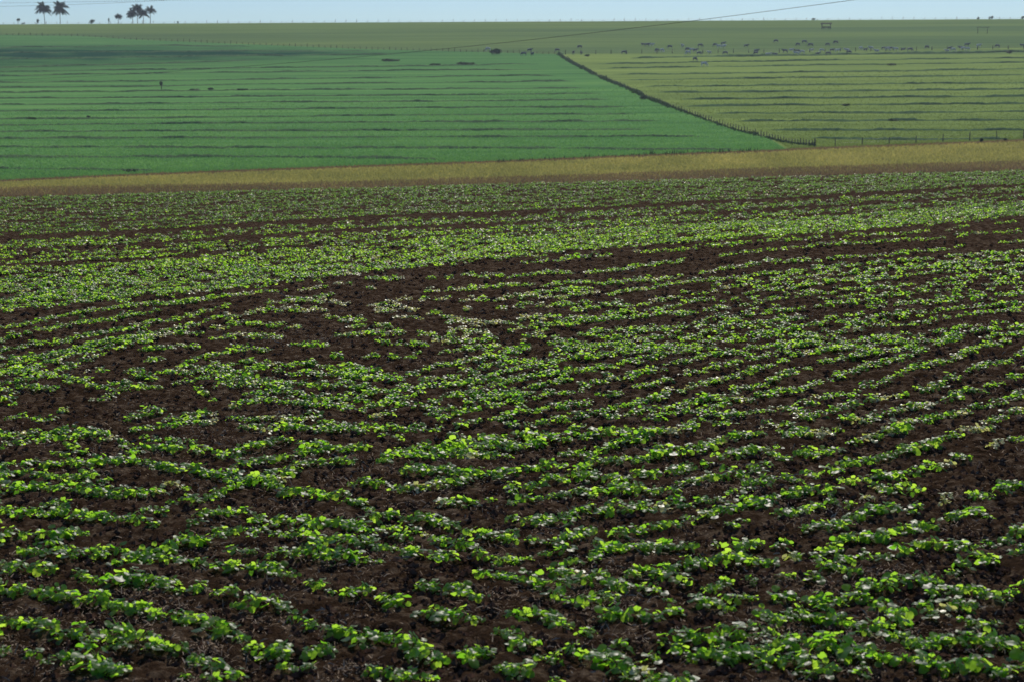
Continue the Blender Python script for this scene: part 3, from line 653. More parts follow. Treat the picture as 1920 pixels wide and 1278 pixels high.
for band in range(12):
    ids = [i for i in ind if min(11, max(0, int((1290 - PV[i]) / 36))) == band]
    ids.sort(key=lambda i: PU[i])
    for q, i in enumerate(ids):
        k = int(rng.integers(0, len(near_var)))
        a, b = (pale_m if PP[i] else green_m)[k]
        o = bpy.data.objects.new('cotton_seedling', a); COL.objects.link(o)
        st = bpy.data.objects.new('stem', b); COL.objects.link(st); st.parent = o
        o.location = (PX[i], PY[i], PZ[i]); o.rotation_euler = (rng.normal(0, 0.1), rng.normal(0, 0.1), rng.uniform(0, 6.28))
        o.scale = (PS[i],) * 3
        look = 'pale seedling' if PP[i] else ('big green seedling' if PS[i] > 1.3 else ('small green seedling' if PS[i] < 0.85 else 'green seedling'))
        tag(o, '%s, %s from the left in the %s band of rows above bottom edge' % (look, ordinal(q + 1), ordinal(band + 1)), 'seedling', 'seedlings of the nearest crop rows')

def bake(name, variants, sel, label, jit=0.12, zs=1.0):
    Vs, Ts, tint, mi, n = [], [], [], [], 0
    kk = rng.integers(0, len(variants), len(sel))
    for k in range(len(variants)):
        s = sel[kk == k]
        if not len(s): continue
        v, t, ti, st = variants[k]
        if zs != 1.0 or True:
            az = rng.uniform(0, 6.283, len(s)); ca, sa = np.cos(az), np.sin(az)
            sc = PS[s]
            x = (v[None, :, 0] * ca[:, None] - v[None, :, 1] * sa[:, None]) * sc[:, None] + PX[s][:, None]
            y = (v[None, :, 0] * sa[:, None] + v[None, :, 1] * ca[:, None]) * sc[:, None] + PY[s][:, None]
            z = v[None, :, 2] * sc[:, None] * zs + PZ[s][:, None]
        Vs.append(np.stack([x, y, z], -1).reshape(-1, 3))
        Ts.append((t[None] + (n + np.arange(len(s))[:, None, None] * len(v))).reshape(-1, 3))
        n += len(s) * len(v)
        tint.append(np.clip(ti[None] + rng.normal(0, 0.12, (len(s), 1)), 0, 1).ravel())
        mi.append(np.repeat(np.where(PP[s], 1, np.where(PY[s] > 45 + rng.normal(0, 6, len(s)), 2, 0)), len(t)))
    me = mk_mesh(name, np.concatenate(Vs), np.concatenate(Ts), None, [M['leaf'], M['leaf_pale'], M['leaf_far']], smooth=(variants is mid_var), attr={'tint': np.concatenate(tint)}, midx=np.concatenate(mi))
    return me
rest = np.where(~ind_set)[0]
V_, T_ = [], []
parts_me = [bake('a', near_var, rest[PY[rest] < 15], ''), bake('b', mid_var, rest[(PY[rest] >= 15) & (PY[rest] < 34)], ''), bake('c', far_var, rest[PY[rest] >= 34], '')]
# join the three levels of detail into one mesh = one object of stuff
def join_meshes(name, mes):
    co, tr, ti, mi, n = [], [], [], [], 0
    for me in mes:
        c = np.empty(len(me.vertices) * 3, np.float32); me.vertices.foreach_get('co', c)
        l = np.empty(len(me.loops), np.int32); me.loops.foreach_get('vertex_index', l)
        a = np.empty(len(me.vertices), np.float32); me.attributes['tint'].data.foreach_get('value', a)
        m_ = np.empty(len(me.polygons), np.int32); me.polygons.foreach_get('material_index', m_)
        co.append(c.reshape(-1, 3)); tr.append(l.reshape(-1, 3) + n); ti.append(a); mi.append(m_); n += len(me.vertices)
    return mk_mesh(name, np.concatenate(co), np.concatenate(tr), None, [M['leaf'], M['leaf_pale'], M['leaf_far']], smooth=True, attr={'tint': np.concatenate(ti)}, midx=np.concatenate(mi))
tag(link('cotton_crop', join_meshes('cotton_crop', parts_me)), 'rows of young green cotton curving over the dark red soil into the distance', 'crop', kind='stuff')
for me in parts_me: bpy.data.meshes.remove(me)

# ---------------------------------------------------------------- straw litter on the soil (stuff)
n = 130000
u = rng.uniform(-200, 2120, n); v = 1330 - 830 * rng.uniform(0, 1, n) ** 0.95
dens = 0.5 + 0.5 * fbm(u / 130, v / 45, 3, 91)
k = rng.uniform(0, 1, n) < np.clip(dens * 2.4 - 0.95, 0.06, 1)
u, v = u[k], v[k]; n = len(u)
X, Y = near_hit(u, v)
Z = T(X, Y) + clods(X, Y) + 0.012 + rng.uniform(0, 0.02, n)
L = (0.008 + 0.05 * rng.uniform(0, 1, n) ** 3) * (0.8 + Y / 40); az = rng.uniform(0, 6.283, n); el = np.abs(rng.normal(0, 0.35, n)); w = rng.uniform(0.0012, 0.0026, n) * (0.8 + Y / 25)
d = np.stack([np.cos(az) * np.cos(el), np.sin(az) * np.cos(el), np.sin(el)], -1) * L[:, None]
side = np.stack([-np.sin(az), np.cos(az), rng.normal(0, 0.6, n)], -1) * w[:, None]
p0 = np.stack([X, Y, Z], -1); pm = p0 + d * 0.55 + np.array([0, 0, 1]) * (L * rng.uniform(-0.05, 0.15, n))[:, None]; p1 = p0 + d
Vv = np.stack([p0 - side, p0 + side, pm + side, pm - side, p1 + side * 0.4, p1 - side * 0.4], 1).reshape(-1, 3)
b_ = np.arange(n)[:, None] * 6
Q = np.concatenate([b_ + np.array([0, 1, 2, 3]), b_ + np.array([3, 2, 4, 5])])
tag(link('straw_litter', mk_mesh('straw_litter', Vv, None, Q, M['straw'], smooth=False)), 'dry pale straw bits scattered over the red soil between the rows', 'straw', kind='stuff')

# ---------------------------------------------------------------- clods (stuff)
n = 60000
u = rng.uniform(-200, 2120, n); v = 1330 - 880 * rng.uniform(0, 1, n) ** 0.9
X, Y = near_hit(u, v)
Z = T(X, Y) + clods(X, Y)
sz = 0.004 + 0.022 * rng.uniform(0, 1, n) ** 4 * (0.8 + Y / 25)
octa = np.array([(1, 0, 0), (0, 1, 0), (-1, 0, 0), (0, -1, 0), (0, 0, 0.8), (0, 0, -0.8)], float)
oct_t = np.array([(0, 1, 4), (1, 2, 4), (2, 3, 4), (3, 0, 4), (1, 0, 5), (2, 1, 5), (3, 2, 5), (0, 3, 5)])
Vv = octa[None] * sz[:, None, None] * rng.uniform(0.6, 1.3, (n, 6, 1))
ca, sa = np.cos(rng.uniform(0, 6.28, n))[:, None], np.sin(rng.uniform(0, 6.28, n))[:, None]
Vv = np.stack([Vv[..., 0] + 0.4 * sz[:, None] * ca * Vv[..., 2] / 0.02 + X[:, None], Vv[..., 1] + Y[:, None], Vv[..., 2] + Z[:, None] + sz[:, None] * 0.3 + 0.01], -1).reshape(-1, 3)
tag(link('soil_clods', mk_mesh('soil_clods', Vv, (oct_t[None] + np.arange(n)[:, None, None] * 6).reshape(-1, 3), None, M['clod'], smooth=False)), 'small crumbs and clods of red brown soil between the crop rows', 'soil', kind='stuff')

# ---------------------------------------------------------------- fences
def fence(name, label, pts, spacing_px, h, r, limit=100, extra=None, wires=2, endpost=False, jitter=0.15):
    p = np.array(pts, float)
    if p[0, 0] == p[-1, 0]: raise ValueError
    cum = np.concatenate([[0], np.cumsum(np.hypot(*np.diff(p, axis=0).T))])
    n = min(limit, int(cum[-1] / spacing_px) + 1)
    s = np.linspace(0, cum[-1], n)
    x = np.interp(s, cum, p[:, 0]); v = np.interp(s, cum, p[:, 1])
    X, Y = far_hit(x, v) if extra is None else extra(x)
    Z = T(X, Y)
    root = bpy.data.objects.new(name, None); COL.objects.link(root)
    root.location = (X[n // 2], Y[n // 2], Z[n // 2])
    tag(root, label, 'fence')
    o0 = np.array(root.location)
    tops = []
    for k in range(n):
        mb = MB(); hh = h * random.uniform(1 - jitter, 1 + jitter); lx = random.gauss(0, 0.04) * hh
        rr = r * random.uniform(0.8, 1.25)
        if endpost and k == n - 1: hh *= 1.15; rr *= 2.2
        b0 = np.array([X[k], Y[k], Z[k]]) - o0
        mb.tube([b0 + [0, 0, -0.2], b0 + [lx * 0.5, 0, hh * 0.5], b0 + [lx, 0, hh]], [rr, rr * 0.95, rr * 0.85], 6)
        mb.build('post', M['wood'], root)
        tops.append(b0 + [lx * 0.8, 0, 0])
    for q in range(wires):
        mb = MB(); f_ = (q + 1) / (wires + 0.3)
        mb.tube([t_ + np.array([0, -r, h * f_ * 0.9]) for t_ in tops], 0.012, 3, False)
        mb.build('wire', M['wire'], root)
    return root
fence('post_fence', 'close set grey wooden posts running diagonally between green crop and olive pasture', [(1048, 101)] + DIAG[1:-1] + [(1475, 268), (1528, 274)], 5.4, 0.98, 0.075, 100, endpost=True, jitter=0.22)
fence('post_fence', 'faint post fence between the upper pasture and the green crop field, left side', [(2, 66), (150, 68.5), (260, 75.5), (480, 84.5), (700, 93.5), (905, 98.5), (1040, 102)], 11, 1.15, 0.09, 100, jitter=0.35)
fence('post_fence', 'sparse post fence crossing the pasture among the white cattle', [(1060, 102.5), (1187, 101), (1475, 99), (1919, 92)], 28, 1.5, 0.13)
fence('post_fence', 'sparse post fence along the top of the golden strip, right side', [(1566, 274.5), (1702, 269), (1919, 260)], 45, 1.4, 0.09)
def crest(x):
    a, b = ray(x, x * 0 + 45)
    Y = np.full(len(x), 1032.0)
    return a * Y, Y
fence('horizon_fence', 'row of thin posts standing on the far horizon against the sky', [(6, 45), (1914, 37)], 20, 1.5, 0.11, 98, extra=crest, wires=3, jitter=0.35)

# rank weeds growing along the diagonal fence
WL = lin([(103, 0), (280, 1)])
def along(name, mat, pts, n, w_px, h, label, cat, wt=0.3):
    p = np.array(pts, float)
    cum = np.concatenate([[0], np.cumsum(np.hypot(*np.diff(p, axis=0).T))])
    s = rng.uniform(0, cum[-1], n)
    x = np.interp(s, cum, p[:, 0]) + rng.normal(0, w_px, n); v = np.interp(s, cum, p[:, 1]) + rng.normal(0, w_px * 0.5, n)
    X, Y = far_hit(x, v)
    hh = h * rng.uniform(0.4, 1.2, n) * (0.6 + 0.5 * vnoise(s / 14, s * 0, 3))
    Z = T(X, Y)
    a = rng.uniform(0, 6.283, n); dx, dy = np.cos(a) * wt, np.sin(a) * wt
    Vv = np.stack([np.stack([X - dx, Y - dy, Z - 0.05], -1), np.stack([X + dx, Y + dy, Z - 0.05], -1), np.stack([X + rng.normal(0, 0.15, n), Y, Z + np.clip(hh, 0.1, None)], -1)], 1).reshape(-1, 3)
    me = mk_mesh(name, Vv, np.arange(len(Vv)).reshape(-1, 3), None, mat, smooth=False, attr={'tint': np.repeat(rng.uniform(0, 1, n), 3)})
    tag(link(name, me), label, cat, kind='stuff')
along('fence_weeds', M['bush'], DIAG[:7], 3000, 2.2, 0.85, 'dark tall weeds growing along the upper half of the diagonal fence', 'weeds')
along('fence_weeds', M['bush'], DIAG[6:-1] + [(1465, 266), (1528, 274)], 900, 1.8, 0.6, 'low dark weeds at the foot of the lower diagonal fence', 'weeds')
along('verge_weeds', M['bush'], [(930, 306), (960, 303), (1040, 299), (1300, 288), (1420, 284)], 260, 1.5, 0.9, 'scattered dark weeds along the lower border of the green crop', 'weeds', 0.15)

# ---------------------------------------------------------------- bushes and trees
def leafball(cx, cy, cz, rx, ry, rz, n, size, r, drop=0.0):
    d = r.normal(0, 1, (n, 3)); d /= np.linalg.norm(d, axis=1)[:, None]
    q = r.uniform(0.35, 1, n) ** 0.5
    lump = 0.75 + 0.35 * np.sin(d[:, 0] * 5 + cx) * np.cos(d[:, 2] * 4 + cz) + 0.1 * r.normal(0, 1, n)
    c = d * (q * lump)[:, None] * np.array([rx, ry, rz]) + np.array([cx, cy, cz])
    e1 = r.normal(0, 1, (n, 3)); e1 /= np.linalg.norm(e1, axis=1)[:, None]
    e2 = np.cross(e1, r.normal(0, 1, (n, 3))); e2 /= np.linalg.norm(e2, axis=1)[:, None]
    s = size * r.uniform(0.6, 1.3, n)[:, None]
    V = np.stack([c - e1 * s, c + e2 * s * 0.6, c + e1 * s, c - e2 * s * 0.6], 1).reshape(-1, 3)
    return V, r.uniform(0, 1, n)

def bush(name, x, v, wpx, hpx, label, cat='bush', on_crest=False, trunk=0.15, lumps=4, Y=None, leaf=0.2, n=160):
    if on_crest:
        a, b = ray(x, 45); Yc = 1030.0; P = Vector((float(a) * Yc, Yc, float(T(a * Yc, Yc)) - 0.1))
    else:
        P = P_far(x, v)
    s = F / P.y
    W, H = wpx / s, hpx / s
    r = np.random.default_rng(int(x * 13 + v))
    root = bpy.data.objects.new(name, None); COL.objects.link(root); root.location = P
    tag(root, label, cat)
    mb = MB(); th = H * (trunk + 0.25)
    for q in range(3):
        mb.tube([(0, 0, -0.1), (r.normal(0, 0.05) * W, 0, th * 0.5), (r.normal(0, 0.2) * W, r.normal(0, 0.2) * W, th)], [0.05 * H ** 0.5, 0.04 * H ** 0.5, 0.02], 5)
    mb.build('trunk' if trunk > 0.2 else 'branches', M['palmtrunk'], root)
    VV, tt_ = [], []
    for q in range(lumps):
        cx = r.uniform(-0.3, 0.3) * W; cz = H * (trunk + (1 - trunk) * r.uniform(0.35, 0.65))
        V_, t_ = leafball(cx, r.normal(0, 0.12) * W, cz, W * 0.3, W * 0.3, H * (1 - trunk) * 0.42, n // lumps * 2, leaf, r)
        VV.append(V_); tt_.append(t_)
    VV = np.concatenate(VV); tt_ = np.repeat(np.concatenate(tt_), 4)
    me = mk_mesh('foliage', VV, None, np.arange(len(VV)).reshape(-1, 4), M['bush'], smooth=False, attr={'tint': tt_})
    link('crown' if trunk > 0.2 else 'foliage', me, root)
    return root

bush('small_tree', 34, 48, 9, 13, 'tiny lone tree with thin trunk at the far left end of the horizon', 'tree', True, 0.5, 2)
bush('bush', 69, 48, 10, 11, 'small ragged bush on the horizon left of the two tall palms', 'bush', True, 0.1, 3)
bush('bush', 44, 48, 6, 4, 'very low shrub beside the tiny tree on the left horizon', 'bush', True, 0.05, 2, n=80)
bush('bush', 172, 47, 12, 11, 'round dark bush alone on the horizon between the palm groups', 'bush', True, 0.1, 5, n=260)
bush('small_tree', 204, 47, 6, 12, 'slim young tree on the horizon just left of the low palm', 'tree', True, 0.3, 2, n=100)
bush('bush', 334, 46, 4, 6, 'little upright shrub on the horizon right of the palms', 'bush', True, 0.05, 2, n=70)
bush('bush', 1525, 38, 9, 5, 'low dark bush on the horizon above the roofed trough', 'bush', True, 0.05, 3)
bush('bush', 1834, 36, 9, 5, 'leaning low bush on the right horizon, left of the darker round one', 'bush', True, 0.05, 3)
bush('bush', 1858, 36, 9, 7, 'dark round bush on the right horizon', 'bush', True, 0.05, 4, n=220)
bush('bush', 1917, 35, 7, 7, 'bush on the horizon at the right edge', 'bush', True, 0.05, 3)
bush('small_tree', 303, 168, 8, 17, 'lone slim little tree standing in the green crop field', 'tree', False, 0.3, 4, leaf=0.16, n=90)
bush('bush', 928, 103, 22, 13, 'grey green rounded bush at the top edge of the crop field', 'bush', False, 0.05, 5, leaf=0.3, n=420)
bush('bush', 731, 115, 34, 4, 'wide low dark bush patch in the upper crop, left of the longer patch', 'bush', False, 0.02, 6, leaf=0.25, n=420)
bush('bush', 873, 122, 36, 5, 'long dark bush patch in the upper green crop', 'bush', False, 0.02, 7, leaf=0.25, n=520)
bush('bush', 816, 123, 22, 3, 'low dark bush between the two wide patches in the upper crop', 'bush', False, 0.02, 5, leaf=0.25, n=260)
bush('bush', 1101, 106, 12, 4, 'low dark bush on the ground right of the fence corner near two cattle', 'bush', False, 0.02, 4, leaf=0.25, n=140)
bush('bush', 1892, 101, 10, 6, 'dark bush at the herd level near the right edge', 'bush', False, 0.05, 4, leaf=0.25, n=160)
for x, v, w_, h_, l_ in ((360, 170, 26, 3, 'leftmost weed clump on the terrace right of the little crop tree'), (393, 169, 16, 4, 'bushy weed clump on the terrace bank in the middle of three'), (455, 169.5, 26, 3, 'rightmost of the three weed clumps on one crop terrace'),
                         (60, 224, 18, 3.5, 'weed clump on the crop terrace near the left edge'), (166, 222, 9, 5, 'small weed clump on the middle crop terrace'), (247, 322, 40, 4, 'dark weed streak just above the golden strip, left part'),
                         (1206, 187, 18, 8, 'dark shrub leaning on the diagonal fence halfway down'), (1525, 246, 0, 0, ''), (1588, 199, 16, 4, 'dark weed clump on a pasture terrace right of the fence'), (1675, 227, 22, 4, 'dark weed clump on a lower pasture terrace, right half'), (1670, 123, 24, 4, 'dark weed clump on the upper pasture terrace below the herd'),
                         (1840, 268, 5, 9, 'small upright shrub on the fence line above the golden strip'), (1885, 265, 7, 6, 'low shrub on the fence line above the strip near the right edge')):
    if w_: bush('weed_clump', x, v, w_, h_, l_, 'weeds', False, 0.02, 4, leaf=0.16, n=240)

def palm(x, hpx, crown_px, label, lean=0.0, nf=22, seed=1):
    a, b = ray(x, 45); Yc = 1034.0 + (seed % 5) * 1.5
    P = Vector((float(a) * Yc, Yc, float(T(a * Yc, Yc)) - 0.1)); s = F / Yc
    H = hpx / s; CR = crown_px / s / 2
    r = np.random.default_rng(seed)
    root = bpy.data.objects.new('palm_tree', None); COL.objects.link(root); root.location = P
    tag(root, label, 'palm')
    th = H - CR * 0.75
    mb = MB()
    mb.tube([(lean * q * q * th * 0.1, 0, th * q) for q in np.linspace(0, 1, 7)], np.linspace(0.2, 0.13, 7), 8)
    mb.build('trunk', M['palmtrunk'], root)
    top = np.array([lean * th * 0.1, 0, th])
    V, Tt, ti, n = [], [], [], 0
    for k in range(nf):
        az = k * 2.399 + r.uniform(-0.3, 0.3)
        el = r.uniform(-0.35, 1.35)
        L = CR * r.uniform(0.95, 1.25)
        dirh = np.array([math.cos(az), math.sin(az), 0])
        pts = []
        for q in np.linspace(0, 1, 8):
            rad_ = L * q * math.cos(el) ** 0.6 if math.cos(el) > 0 else 0
            zz = L * q * math.sin(el) - L * 0.55 * q * q * (1.0 if el < 0.8 else 0.5)
            pts.append(top + dirh * rad_ + np.array([0, 0, zz]))
        pts = np.array(pts)
        sd = np.cross(dirh, [0, 0, 1.0])
        for q in range(7):
            c0, c1 = pts[q], pts[q + 1]
            for m_ in range(3):
                c = c0 + (c1 - c0) * m_ / 3
                ll = CR * 0.46 * math.sin(math.pi * (0.15 + 0.8 * (q + m_ / 3) / 7)) * r.uniform(0.8, 1.15)
                for sg in (-1, 1):
                    tip = c + sg * sd * ll * 0.75 + (c1 - c0) * 0.9 + np.array([0, 0, -ll * r.uniform(0.35, 0.8)])
                    wv = (c1 - c0) * 0.30
                    V += [c - wv, c + wv, tip]; Tt.append((n, n + 1, n + 2)); n += 3
                    ti += [r.uniform(0, 1)] * 3
            V += [c0, c1, c1 + [0, 0, 0.05], c0 + [0, 0, 0.05]]; Tt += [(n, n + 1, n + 2), (n, n + 2, n + 3)]; n += 4; ti += [0.5] * 4
    me = mk_mesh('crown', V, Tt, None, M['frond'], smooth=False, attr={'tint': ti})
    link('crown', me, root)
palm(84, 42, 27, 'tall palm with drooping fronds, left of the two on the left horizon', -0.6, 38, 3)
palm(113, 43, 29, 'tall bare trunked palm, right of the two on the left horizon', 0.2, 36, 4)
palm(222, 20, 14, 'short palm on the horizon just left of the three palm clump', 0.2, 30, 5)
palm(249, 30, 22, 'left palm of the dense clump of three on the horizon', -0.5, 36, 6)
palm(258, 37, 22, 'tallest middle palm of the dense clump of three on the horizon', -0.2, 36, 7)
palm(269, 27, 20, 'right palm of the dense clump of three on the horizon', 0.4, 34, 8)
palm(282, 34, 19, 'separate palm standing just right of the dense palm clump', 0.3, 30, 9)

# ---------------------------------------------------------------- cattle
def skin_mesh(name, verts, edges, radii, mat):
    me = bpy.data.meshes.new(name); me.from_pydata(verts, edges, [])
    o = bpy.data.objects.new(name, me); COL.objects.link(o)
    md = o.modifiers.new('s', 'SKIN'); md.use_smooth_shade = True
    for k, r_ in enumerate(radii):
        sv = me.skin_vertices[0].data[k]
        sv.radius = r_ if isinstance(r_, tuple) else (r_, r_)
    me.skin_vertices[0].data[0].use_root = True
    sb = o.modifiers.new('u', 'SUBSURF'); sb.levels = 1; sb.render_levels = 1
    dg = bpy.context.evaluated_depsgraph_get()
    out = bpy.data.meshes.new_from_object(o.evaluated_get(dg))
    out.name = name
    bpy.data.objects.remove(o, do_unlink=True); bpy.data.meshes.remove(me)
    out.materials.clear(); out.materials.append(mat)
    return out

def cow_mesh(pose, mat):
    # x forward; zebu with hump and dewlap, about 2.3 m long, 1.5 m at the withers
    lie = -0.62 if pose == 'lying' else 0
    V = [(0, 0, 1.05), (0.35, 0, 1.04), (0.62, 0, 1.10), (-0.4, 0, 1.08), (-0.72, 0, 1.14), (-0.90, 0, 1.12)]
    Rr = [(0.34, 0.36), (0.35, 0.38), (0.27, 0.34), (0.33, 0.33), (0.25, 0.27), (0.12, 0.14)]
    E = [(0, 1), (1, 2), (0, 3), (3, 4), (4, 5)]
    def add(p, r_, to):
        V.append(p); Rr.append(r_); E.append((to, len(V) - 1)); return len(V) - 1
    h = add((0.52, 0, 1.46), (0.12, 0.13), 2)                       # hump
    if pose == 'grazing':
        n1 = add((0.92, 0, 0.92), (0.16, 0.2), 2); n2 = add((1.12, 0, 0.55), (0.12, 0.15), n1); n3 = add((1.22, 0, 0.28), (0.12, 0.13), n2); n4 = add((1.26, 0, 0.06), (0.07, 0.08), n3)
    else:
        n1 = add((0.90, 0, 1.22), (0.15, 0.22), 2); n2 = add((1.10, 0, 1.40), (0.12, 0.15), n1); n3 = add((1.28, 0, 1.38), (0.12, 0.12), n2); n4 = add((1.52, 0, 1.20), (0.07, 0.075), n3)
    for sg in (-1, 1):
        a = add((n_e := V[n2])[0:1][0] * 1.0 and (V[n3][0] - 0.03, sg * 0.12, V[n3][2] + 0.06), 0.045, n3)
        add((V[n3][0] - 0.08, sg * 0.30, V[n3][2] - 0.02), 0.03, a)     # ear
        if pose == 'lying':
            k = add((0.50, sg * 0.2, 0.85), 0.14, 1); k = add((0.78, sg * 0.26, 0.72), 0.07, k); add((0.50, sg * 0.28, 0.68), 0.05, k)
            k = add((-0.62, sg * 0.24, 0.88), 0.2, 4); k = add((-0.3, sg * 0.34, 0.72), 0.09, k); add((-0.62, sg * 0.36, 0.68), 0.05, k)
        else:
            st = sg * 0.10
            k = add((0.55, sg * 0.17, 0.80), 0.15, 2); k = add((0.55 + st, sg * 0.17, 0.46), 0.075, k); k = add((0.56 + st, sg * 0.17, 0.14), 0.05, k); add((0.60 + st, sg * 0.17, 0.02), 0.06, k)
            k = add((-0.70, sg * 0.17, 0.84), 0.19, 4); k = add((-0.62 - st, sg * 0.17, 0.60), 0.10, k); k = add((-0.80 - st, sg * 0.17, 0.42), 0.065, k); k = add((-0.74 - st, sg * 0.17, 0.14), 0.05, k); add((-0.70 - st, sg * 0.17, 0.02), 0.06, k)
    t = add((-1.02, 0, 1.10), 0.05, 5); t = add((-1.06, 0, 0.75), 0.03, t); add((-1.07, 0, 0.45), 0.05, t)
    V = [(x, y, z + lie) for x, y, z in V]
    me = skin_mesh('cow_body', V, E, Rr, mat)
    hm = MB()
    hx, hz = V[n3][0], V[n3][2]
    for sg in (-1, 1):
        hm.tube([(hx - 0.02, sg * 0.08, hz + 0.10), (hx - 0.05, sg * 0.15, hz + 0.20), (hx - 0.09, sg * 0.17, hz + 0.30)], [0.03, 0.024, 0.008], 5)
    return me, hm.mesh('horns', M['horn'])
COW = {(p, c): cow_mesh(p, M['hide' if c == 'w' else 'hide_dark']) for p in ('standing', 'grazing', 'lying') for c in 'wd'}

# x, v of the feet, pose, colour, facing (l, r, or angle in degrees), label
S_, G_, Ly = 'standing', 'grazing', 'lying'
cattle = [
 (915, 96, G_, 'w', 'l', 'pale cow grazing alone above the grey green bush'),
 (982, 105, G_, 'd', 'l', 'dark grey cow grazing behind the fence left of the corner, lower left of three'),
 (993, 98, S_, 'd', 'r', 'dark grey cow standing uppermost of three left of the fence corner'),
 (998, 105, S_, 'd', 60, 'dark grey cow at the lower right of three left of the fence corner'),
 (1045, 97.5, G_, 'd', 'l', 'grey cow directly above the top corner of the diagonal fence'),
 (1087, 91.5, G_, 'd', 'l', 'grey cow grazing highest above the two right of the fence corner'),
 (1075, 103, S_, 'd', 70, 'dark cow facing the viewer, left one of two right of the fence corner'),
 (1090, 103, S_, 'd', 110, 'dark cow facing the viewer, right one of two right of the fence corner'),
 (1170, 102, G_, 'd', 'r', 'lone grey cow between two fence posts, left of the herd'),
 (1206, 87, S_, 'd', 'l', 'dark headed cow at the left of the upper left trio of the herd'),
 (1213.5, 88, S_, 'd', 'r', 'grey cow in the middle of the upper left trio of the herd'),
 (1222, 87.5, S_, 'w', 'r', 'pale cow at the right of the upper left trio of the herd'),
 (1232, 98, G_, 'd', 'l', 'dark cow at the left of the pair below the upper left trio'),
 (1241, 98.5, G_, 'w', 'r', 'pale cow at the right of the pair below the upper left trio'),
 (1256, 91.5, G_, 'd', 'l', 'lone dark cow grazing between the left trio and the pale cow'),
 (1280, 90, S_, 'w', 'l', 'pale cow standing alone in the upper middle of the left herd'),
 (1313, 89, G_, 'd', 'r', 'dark cow grazing in the upper row left of the tight dark group'),
 (1290, 96.5, G_, 'd', 'l', 'grey cow at the top left of the small bunch of five'),
 (1304, 98.5, S_, 'd', 'r', 'darkest cow in the centre of the small bunch of five'),
 (1297, 97, G_, 'w', 'r', 'pale backed cow in the small bunch of five'),
 (1290, 103, G_, 'w', 'l', 'pale cow grazing lowest left in the small bunch of five'),
 (1311, 103.5, G_, 'd', 'r', 'grey cow grazing lowest right in the small bunch of five'),
 (1330, 102.5, S_, 'w', 'l', 'pale cow right of the small bunch of five'),
 (1360, 103, G_, 'd', 'l', 'grey cow grazing alone on the dark terrace below the upper group'),
 (1341, 87.5, G_, 'd', 'l', 'grey cow at the left end of the tight upper group of four'),
 (1348, 90.5, S_, 'w', 'l', 'pale cow low in the tight upper group of four'),
 (1356, 85.5, S_, 'd', 'r', 'near black cow standing topmost in the tight upper group of four'),
 (1357, 91, S_, 'w', 'r', 'bright pale cow at the right of the tight upper group of four'),
 (1399, 89.5, S_, 'd', 30, 'dark cow standing alone above the terrace, right of the tight group'),
 (1303, 115, G_, 'd', 80, 'lone grey cow on the terrace below the main line of cattle'),
 (1320, 125, G_, 'w', 'r', 'lowest cow of the herd, pale, grazing furthest down the pasture'),
 (1418, 99.5, S_, 'd', 'r', 'upper cow of the dark pair starting the long line of cattle'),
 (1417, 103, G_, 'd', 'l', 'lower cow of the dark pair starting the long line of cattle'),
 (1440, 103.5, Ly, 'w', 'r', 'pale cow lying right after the dark pair'),
 (1453, 103.5, Ly, 'd', 'l', 'grey cow lying second after the dark pair'),
 (1455, 80.5, G_, 'd', 'l', 'topmost cow of all, grazing alone high on the pasture'),
 (1496, 87, G_, 'd', 'l', 'leftmost cow of the high scattered five, dark'),
 (1508, 82, G_, 'd', 'r', 'small looking cow uppermost left in the high scattered five'),
 (1520, 88, G_, 'd', 'l', 'grazing cow just right of the leftmost in the high scattered five'),
 (1552, 87, G_, 'd', 'l', 'grazing cow with pale rump, fourth of the high scattered five'),
 (1567, 83, G_, 'd', 'l', 'rightmost and steepest standing cow of the high scattered five')]
main = [(1472, 100, 'd'), (1484, 95, 'w'), (1495, 99, 'd'), (1504, 101.5, 'w'), (1493, 104, 'w'), (1521, 98, 'w'), (1533, 102, 'd'), (1541, 98, 'w'), (1553, 104, 'd'), (1560, 98, 'd'), (1570, 99, 'w'), (1588, 95, 'w'), (1592, 102, 'd'),
        (1614, 94, 'w'), (1623, 97, 'd'), (1633, 94.5, 'w'), (1644, 97, 'w'), (1657, 94, 'd'), (1664, 95.5, 'w'), (1671, 95, 'd'), (1680, 96, 'w'), (1694, 94, 'd'), (1706, 97, 'd')]
desc = {'d': 'dark grey', 'w': 'pale grey'}
for q, (x, v, c) in enumerate(main):
    cattle.append((x, v, [S_, G_, S_, Ly, G_][(q * 3) % 5], c, 'lr'[(q * 7 // 2) % 2], '%s cow, %s from the left in the crowded line on the dark terrace' % (desc[c], ordinal(q + 1))))
cattle += [
 (1738, 92, G_, 'd', 'l', 'lone grey cow in the gap between the long line and the right bunch'),
 (1776, 96.5, Ly, 'w', 'l', 'leftmost lying pale cow of the right bunch'),
 (1781, 94, S_, 'd', 80, 'upright dark cow with raised head at the left of the right bunch'),
 (1787, 97, G_, 'w', 'r', 'bright pale cow low at the left of the right bunch'),
 (1801, 93, S_, 'd', 'l', 'grey cow in the middle of the right bunch'),
 (1806, 95, G_, 'w', 'r', 'pale cow low in the middle of the right bunch'),
 (1813, 88, S_, 'd', 'r', 'topmost cow of the right bunch'),
 (1814.5, 95.5, S_, 'w', 'l', 'pale cow at the right end of the right bunch'),
 (1835, 89, S_, 'w', 'r', 'bright small cow right after the right bunch'),
 (1870, 90.5, G_, 'd', 'l', 'grey cow grazing alone near the right edge'),
 (1917, 89, S_, 'd', 'l', 'grey cow cut by the right edge of the picture')]
